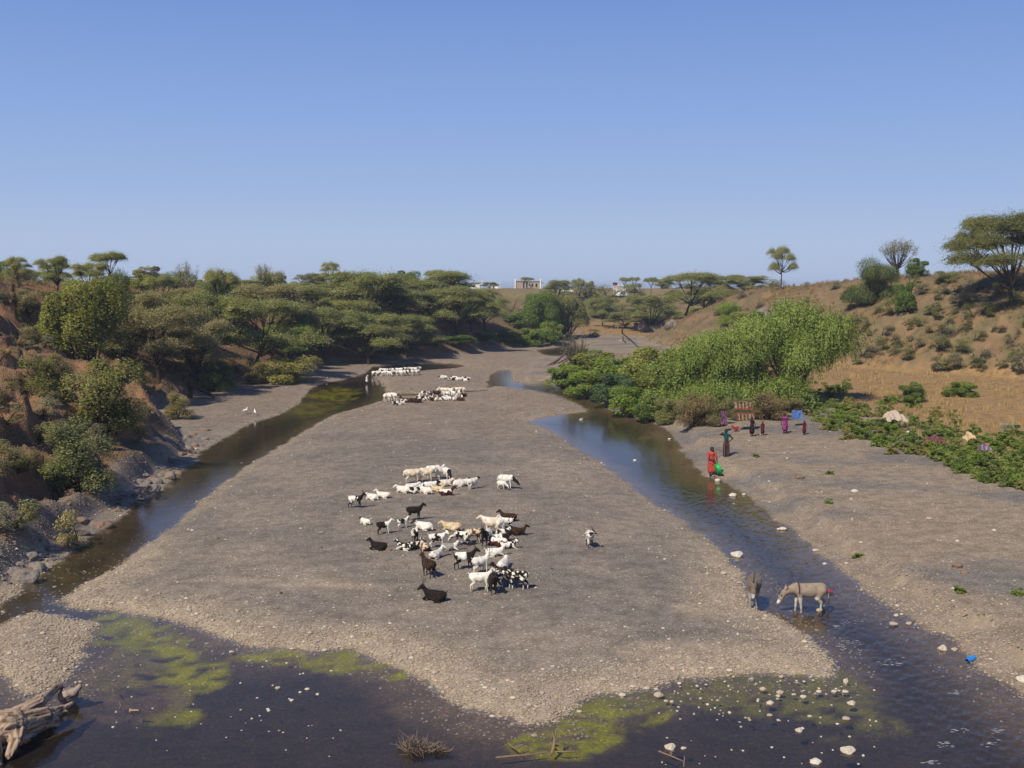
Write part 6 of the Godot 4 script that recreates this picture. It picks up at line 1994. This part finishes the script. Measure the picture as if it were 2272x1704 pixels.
	bo.rotation = Vector3(0, 0.6, 0.1)
	tag(bo, "bright blue plastic bottle lying in the shallows at the right shore", "bottle")
	put("body", bt.mesh(), tinted(0.3, 0.5), bo)
	var cp := Geo.new()
	cp.tube([Vector3(0.38, 0, 0), Vector3(0.385, 0, 0), Vector3(0.42, 0, 0)], [0.03, 0.038, 0.038], 10, Color(0.05, 0.28, 0.66))
	put("cap", cp.mesh(), tinted(0.35, 0.5), bo)
	# white birds at the left shore
	for t in [[545, 918, 0.3, "white bird standing upright at the left channel's shore"], [566, 922, 2.0, "white bird, right one of two at the left channel's shore"]]:
		var W := Color(0.8, 0.79, 0.75)
		var s := blob([[Vector3(-0.12, 0.3, 0), Vector3(0.1, 0.36, 0), 0.07, 0.085, 0.03, 0], [Vector3(-0.12, 0.3, 0), Vector3(-0.26, 0.26, 0), 0.05, 0.015, 0.02, 0], [Vector3(0.12, 0.38, 0), Vector3(0.14, 0.54, 0), 0.04, 0.028, 0.02, 0], [Vector3(0.14, 0.55, 0), Vector3(0.18, 0.55, 0), 0.036, 0.026, 0.01, 0], [Vector3(0.2, 0.55, 0), Vector3(0.28, 0.53, 0), 0.014, 0.006, 0.01, 1], [Vector3(0.0, 0.26, 0.03), Vector3(0.02, 0.0, 0.03), 0.014, 0.01, 0.01, 1], [Vector3(0.0, 0.26, -0.03), Vector3(0.02, 0.0, -0.03), 0.014, 0.01, 0.01, 1]], 0.013)
		var c := PackedColorArray()
		for k in s.v.size(): c.append(W if s.r[k] == 0 else Color(0.3, 0.22, 0.08))
		var eg := put("white_bird", skinned(s, c), m_plain)
		eg.position = spot(t[0], t[1])
		eg.rotation.y = t[2]
		tag(eg, t[3], "bird")


func windowed(o: Node3D, at: Vector3, w: float, h: float, col := Color(0.02, 0.022, 0.025)) -> void:
	var f := Geo.new()
	f.box(at + Vector3(0, h / 2 + 0.05, 0.03), Vector3(w + 0.2, 0.1, 0.1), Color(0.5, 0.46, 0.4))
	f.box(at + Vector3(0, -h / 2 - 0.05, 0.05), Vector3(w + 0.24, 0.1, 0.14), Color(0.5, 0.46, 0.4))
	f.box(at + Vector3(-w / 2 - 0.05, 0, 0.03), Vector3(0.1, h, 0.08), Color(0.5, 0.46, 0.4))
	f.box(at + Vector3(w / 2 + 0.05, 0, 0.03), Vector3(0.1, h, 0.08), Color(0.5, 0.46, 0.4))
	var m := MeshInstance3D.new()
	m.mesh = f.mesh()
	m.material_override = m_plain
	m.name = "window"
	o.add_child(m, true)
	var g := Geo.new()
	g.box(at + Vector3(0, 0, 0.01), Vector3(w, h, 0.03), col)
	put("pane", g.mesh(), tinted(0.2, 0.5), m)


func car(at: Vector3, turn: float, label: String) -> void:
	var o := base("parked_car", at)
	o.rotation.y = turn
	tag(o, label, "car", "white cars on the far plateau")
	var W := Color(0.78, 0.78, 0.77)
	var body := Geo.new()
	var half := [[-2.2, 0.45], [-2.25, 0.85], [-2.1, 1.0], [-1.6, 1.02], [-1.3, 1.62], [0.4, 1.66], [1.0, 1.08], [2.05, 0.95], [2.2, 0.75], [2.2, 0.4]]
	for k in half.size() - 1:
		var a := Vector3(half[k][0], half[k][1], 0.82)
		var b := Vector3(half[k + 1][0], half[k + 1][1], 0.82)
		body.quad(a, Vector3(a.x, a.y, -0.82), Vector3(b.x, b.y, -0.82), b, W)
		for s in [-1.0, 1.0]:
			var q := [Vector3(a.x, a.y, 0.82 * s), Vector3(b.x, b.y, 0.82 * s), Vector3(b.x, 0.4, 0.82 * s), Vector3(a.x, 0.4, 0.82 * s)]
			if s > 0: body.quad(q[0], q[1], q[2], q[3], W)
			else: body.quad(q[3], q[2], q[1], q[0], W)
	put("body", body.mesh(), tinted(0.3, 0.5), o)
	for s in [-1.0, 1.0]:
		for w in [[-0.85, 0.9], [0.05, 0.7]]:
			var g := Geo.new()
			g.box(Vector3(w[0], 1.32, 0.825 * s), Vector3(w[1], 0.42, 0.03), Color(0.02, 0.022, 0.025))
			put("side_window", g.mesh(), tinted(0.15, 0.5), o)
		for x in [-1.4, 1.35]:
			var g := Geo.new()
			g.tube([Vector3(x, 0.34, 0.66 * s), Vector3(x, 0.34, 0.84 * s)], [0.34, 0.34], 14, Color(0.02, 0.02, 0.02))
			put("wheel", g.mesh(), m_plain, o)
		var l := Geo.new()
		l.box(Vector3(2.19, 0.72, 0.6 * s), Vector3(0.06, 0.16, 0.3), Color(0.6, 0.6, 0.58))
		put("headlight", l.mesh(), tinted(0.2, 0.5), o)


func town() -> void:
	# the stone house with a porch and white corner posts
	var at := at_distance(1172, 402)
	var o := base("stone_house", at + Vector3(0, -0.2, 0))
	tag(o, "far single-storey stone house with a gabled porch and white corner posts", "house")
	var k := 402.0 / FOCAL
	var X := func(u: float) -> float: return (u - 1172.0) * k
	var wall := Geo.new()
	wall.box(Vector3(X.call(1156), 1.45, -2.5), Vector3(26 * k, 2.9, 5.0), Color(0.36, 0.27, 0.21))
	wall.box(Vector3(X.call(1185.5), 1.4, -2.8), Vector3(31 * k, 2.8, 4.4), Color(0.37, 0.31, 0.22))
	put("wall", wall.mesh(), m_plain, o)
	var roof := Geo.new()
	roof.box(Vector3(X.call(1156), 3.02, -2.5), Vector3(28 * k, 0.24, 5.5), Color(0.3, 0.28, 0.27))
	roof.box(Vector3(X.call(1186), 2.92, -2.8), Vector3(33 * k, 0.24, 5.0), Color(0.3, 0.28, 0.27))
	roof.box(Vector3(X.call(1203), 2.3, -2.8), Vector3(8 * k, 0.2, 4.0), Color(0.3, 0.28, 0.27))
	var c := X.call(1164) as float
	for s in [-1.0, 1.0]:
		roof.quad(Vector3(c, 3.9, 0.9), Vector3(c, 3.9, -1.5), Vector3(c + 1.3 * s, 3.0, -1.5), Vector3(c + 1.3 * s, 3.0, 0.9), Color(0.36, 0.32, 0.3))
	roof.tri(Vector3(c - 1.3, 3.0, 0.9), Vector3(c, 3.9, 0.9), Vector3(c + 1.3, 3.0, 0.9), Color(0.36, 0.32, 0.3))
	put("roof", roof.mesh(), m_plain, o)
	for u in [1159.5, 1166, 1172.5]:
		var g := Geo.new()
		g.tube([Vector3(X.call(u), 0, 0.7), Vector3(X.call(u), 3.0, 0.7)], [0.16, 0.14], 8, Color(0.4, 0.35, 0.3))
		put("porch_column", g.mesh(), m_plain, o)
	for u in [1143.0, 1199.0]:
		var g := Geo.new()
		g.box(Vector3(X.call(u), 1.9, 0.2), Vector3(0.4, 3.8, 0.4), Color(0.78, 0.77, 0.74))
		put("corner_post", g.mesh(), m_plain, o)
	for u in [1161.5, 1167.5]: windowed(o, Vector3(X.call(u), 1.5, 0.02), 0.7, 1.5)
	for u in [1181.0, 1190.0]: windowed(o, Vector3(X.call(u), 1.5, -0.58), 0.7, 1.3)
	# white houses to its left
	for t in [[1056, 424, 3.2, 1.5, "far small white house with a grey roof left of the stone house"], [1098, 430, 2.6, 1.0, "far low whitish house nearest to the left of the stone house"]]:
		at = at_distance(t[0], t[1])
		o = base("white_house", at)
		tag(o, t[4], "house", "white houses on the far plateau")
		var g := Geo.new()
		g.box(Vector3(0, t[3] * 0.5 + 0.4, -1.5), Vector3(t[2], t[3] + 0.8, 3.0), Color(0.78, 0.77, 0.73))
		put("wall", g.mesh(), m_plain, o)
		g = Geo.new()
		g.box(Vector3(0.5, t[3] + 0.9, -1.4), Vector3(t[2] + 1.4, 0.2, 3.8), Color(0.33, 0.31, 0.3))
		put("roof", g.mesh(), m_plain, o)
		g = Geo.new()
		g.box(Vector3(t[2] * 0.5 + 0.7, t[3] * 0.5 + 0.9, 0.3), Vector3(0.25, t[3] + 1.8, 0.25), Color(0.7, 0.68, 0.64))
		put("corner_post", g.mesh(), m_plain, o)
		windowed(o, Vector3(-t[2] * 0.2, t[3] * 0.5 + 0.4, 0.02), 0.6, 0.6)
	at = at_distance(1268, 366)
	o = base("yard_wall", at)
	tag(o, "low white wall under the far trees right of the stone house", "wall")
	var g := Geo.new()
	g.box(Vector3(0, 0.45, 0), Vector3(4.4, 0.9, 0.25), Color(0.62, 0.58, 0.53))
	put("wall", g.mesh(), m_plain, o)
	g = Geo.new()
	g.box(Vector3(0, 0.95, 0), Vector3(4.6, 0.1, 0.35), Color(0.7, 0.67, 0.62))
	put("coping", g.mesh(), m_plain, o)
	car(at_distance(1259, 360) + Vector3(0, 0, 0.5), 0.2, "white car parked by the low white wall")
	car(at_distance(1381, 352), 0.5, "white car parked right of the red sign")
	# the sign on its post
	at = at_distance(1364, 355)
	o = base("road_sign", at)
	tag(o, "red and dark signboard on two white posts on the far skyline", "sign")
	g = Geo.new()
	g.box(Vector3(0, 3.55, 0), Vector3(1.45, 0.55, 0.08), Color(0.3, 0.03, 0.03))
	g.box(Vector3(0, 4.06, 0), Vector3(1.45, 0.46, 0.08), Color(0.05, 0.03, 0.04))
	put("board", g.mesh(), m_plain, o)
	for x in [-0.45, 0.45]:
		g = Geo.new()
		g.tube([Vector3(x, -0.2, 0), Vector3(x, 3.3, 0)], [0.09, 0.08], 8, Color(0.72, 0.72, 0.72))
		put("post", g.mesh(), m_plain, o)
	at = at_distance(1374, 375)
	o = base("white_house", at)
	tag(o, "far low house with a pale tin roof behind the red sign", "house", "white houses on the far plateau")
	g = Geo.new()
	g.box(Vector3(0, 0.7, -1.5), Vector3(4.0, 1.4, 3.0), Color(0.5, 0.49, 0.47))
	put("wall", g.mesh(), m_plain, o)
	g = Geo.new()
	g.quad(Vector3(-2.2, 1.45, 0.3), Vector3(-2.2, 2.0, -3.2), Vector3(2.2, 2.0, -3.2), Vector3(2.2, 1.45, 0.3), Color(0.55, 0.57, 0.62))
	put("roof", g.mesh(), m_plain, o)


func _ready() -> void:
	setup()
	fill_fields()
	for b in BED:
		var p := level(b[0], b[1])
		var q := level(b[0] + b[2], b[1])
		var r := level(b[0], b[1] - b[3])
		bed_spots.append([p, q.x - p.x, p.z - r.z, b[4]])
	terrain()
	water()
	make_protos()
	town()
	grow_trees()
	little_plants()
	stones()
	driftwood()
	washing()
	people()
	donkey(level(1793, 1348, 0.0) + Vector3(0, -0.2, 0), PI, 0.3, "grey-brown donkey standing broadside in the right channel, drinking", 1.0)
	donkey(spot(1676, 1351) + Vector3(0, -0.02, -0.3), -1.8, 0.06, "dark grey-brown donkey facing the camera at the tip of the gravel bar", 1.02, 0.6)
	herd()
	for o in protos.values(): o.free()
	single_out()
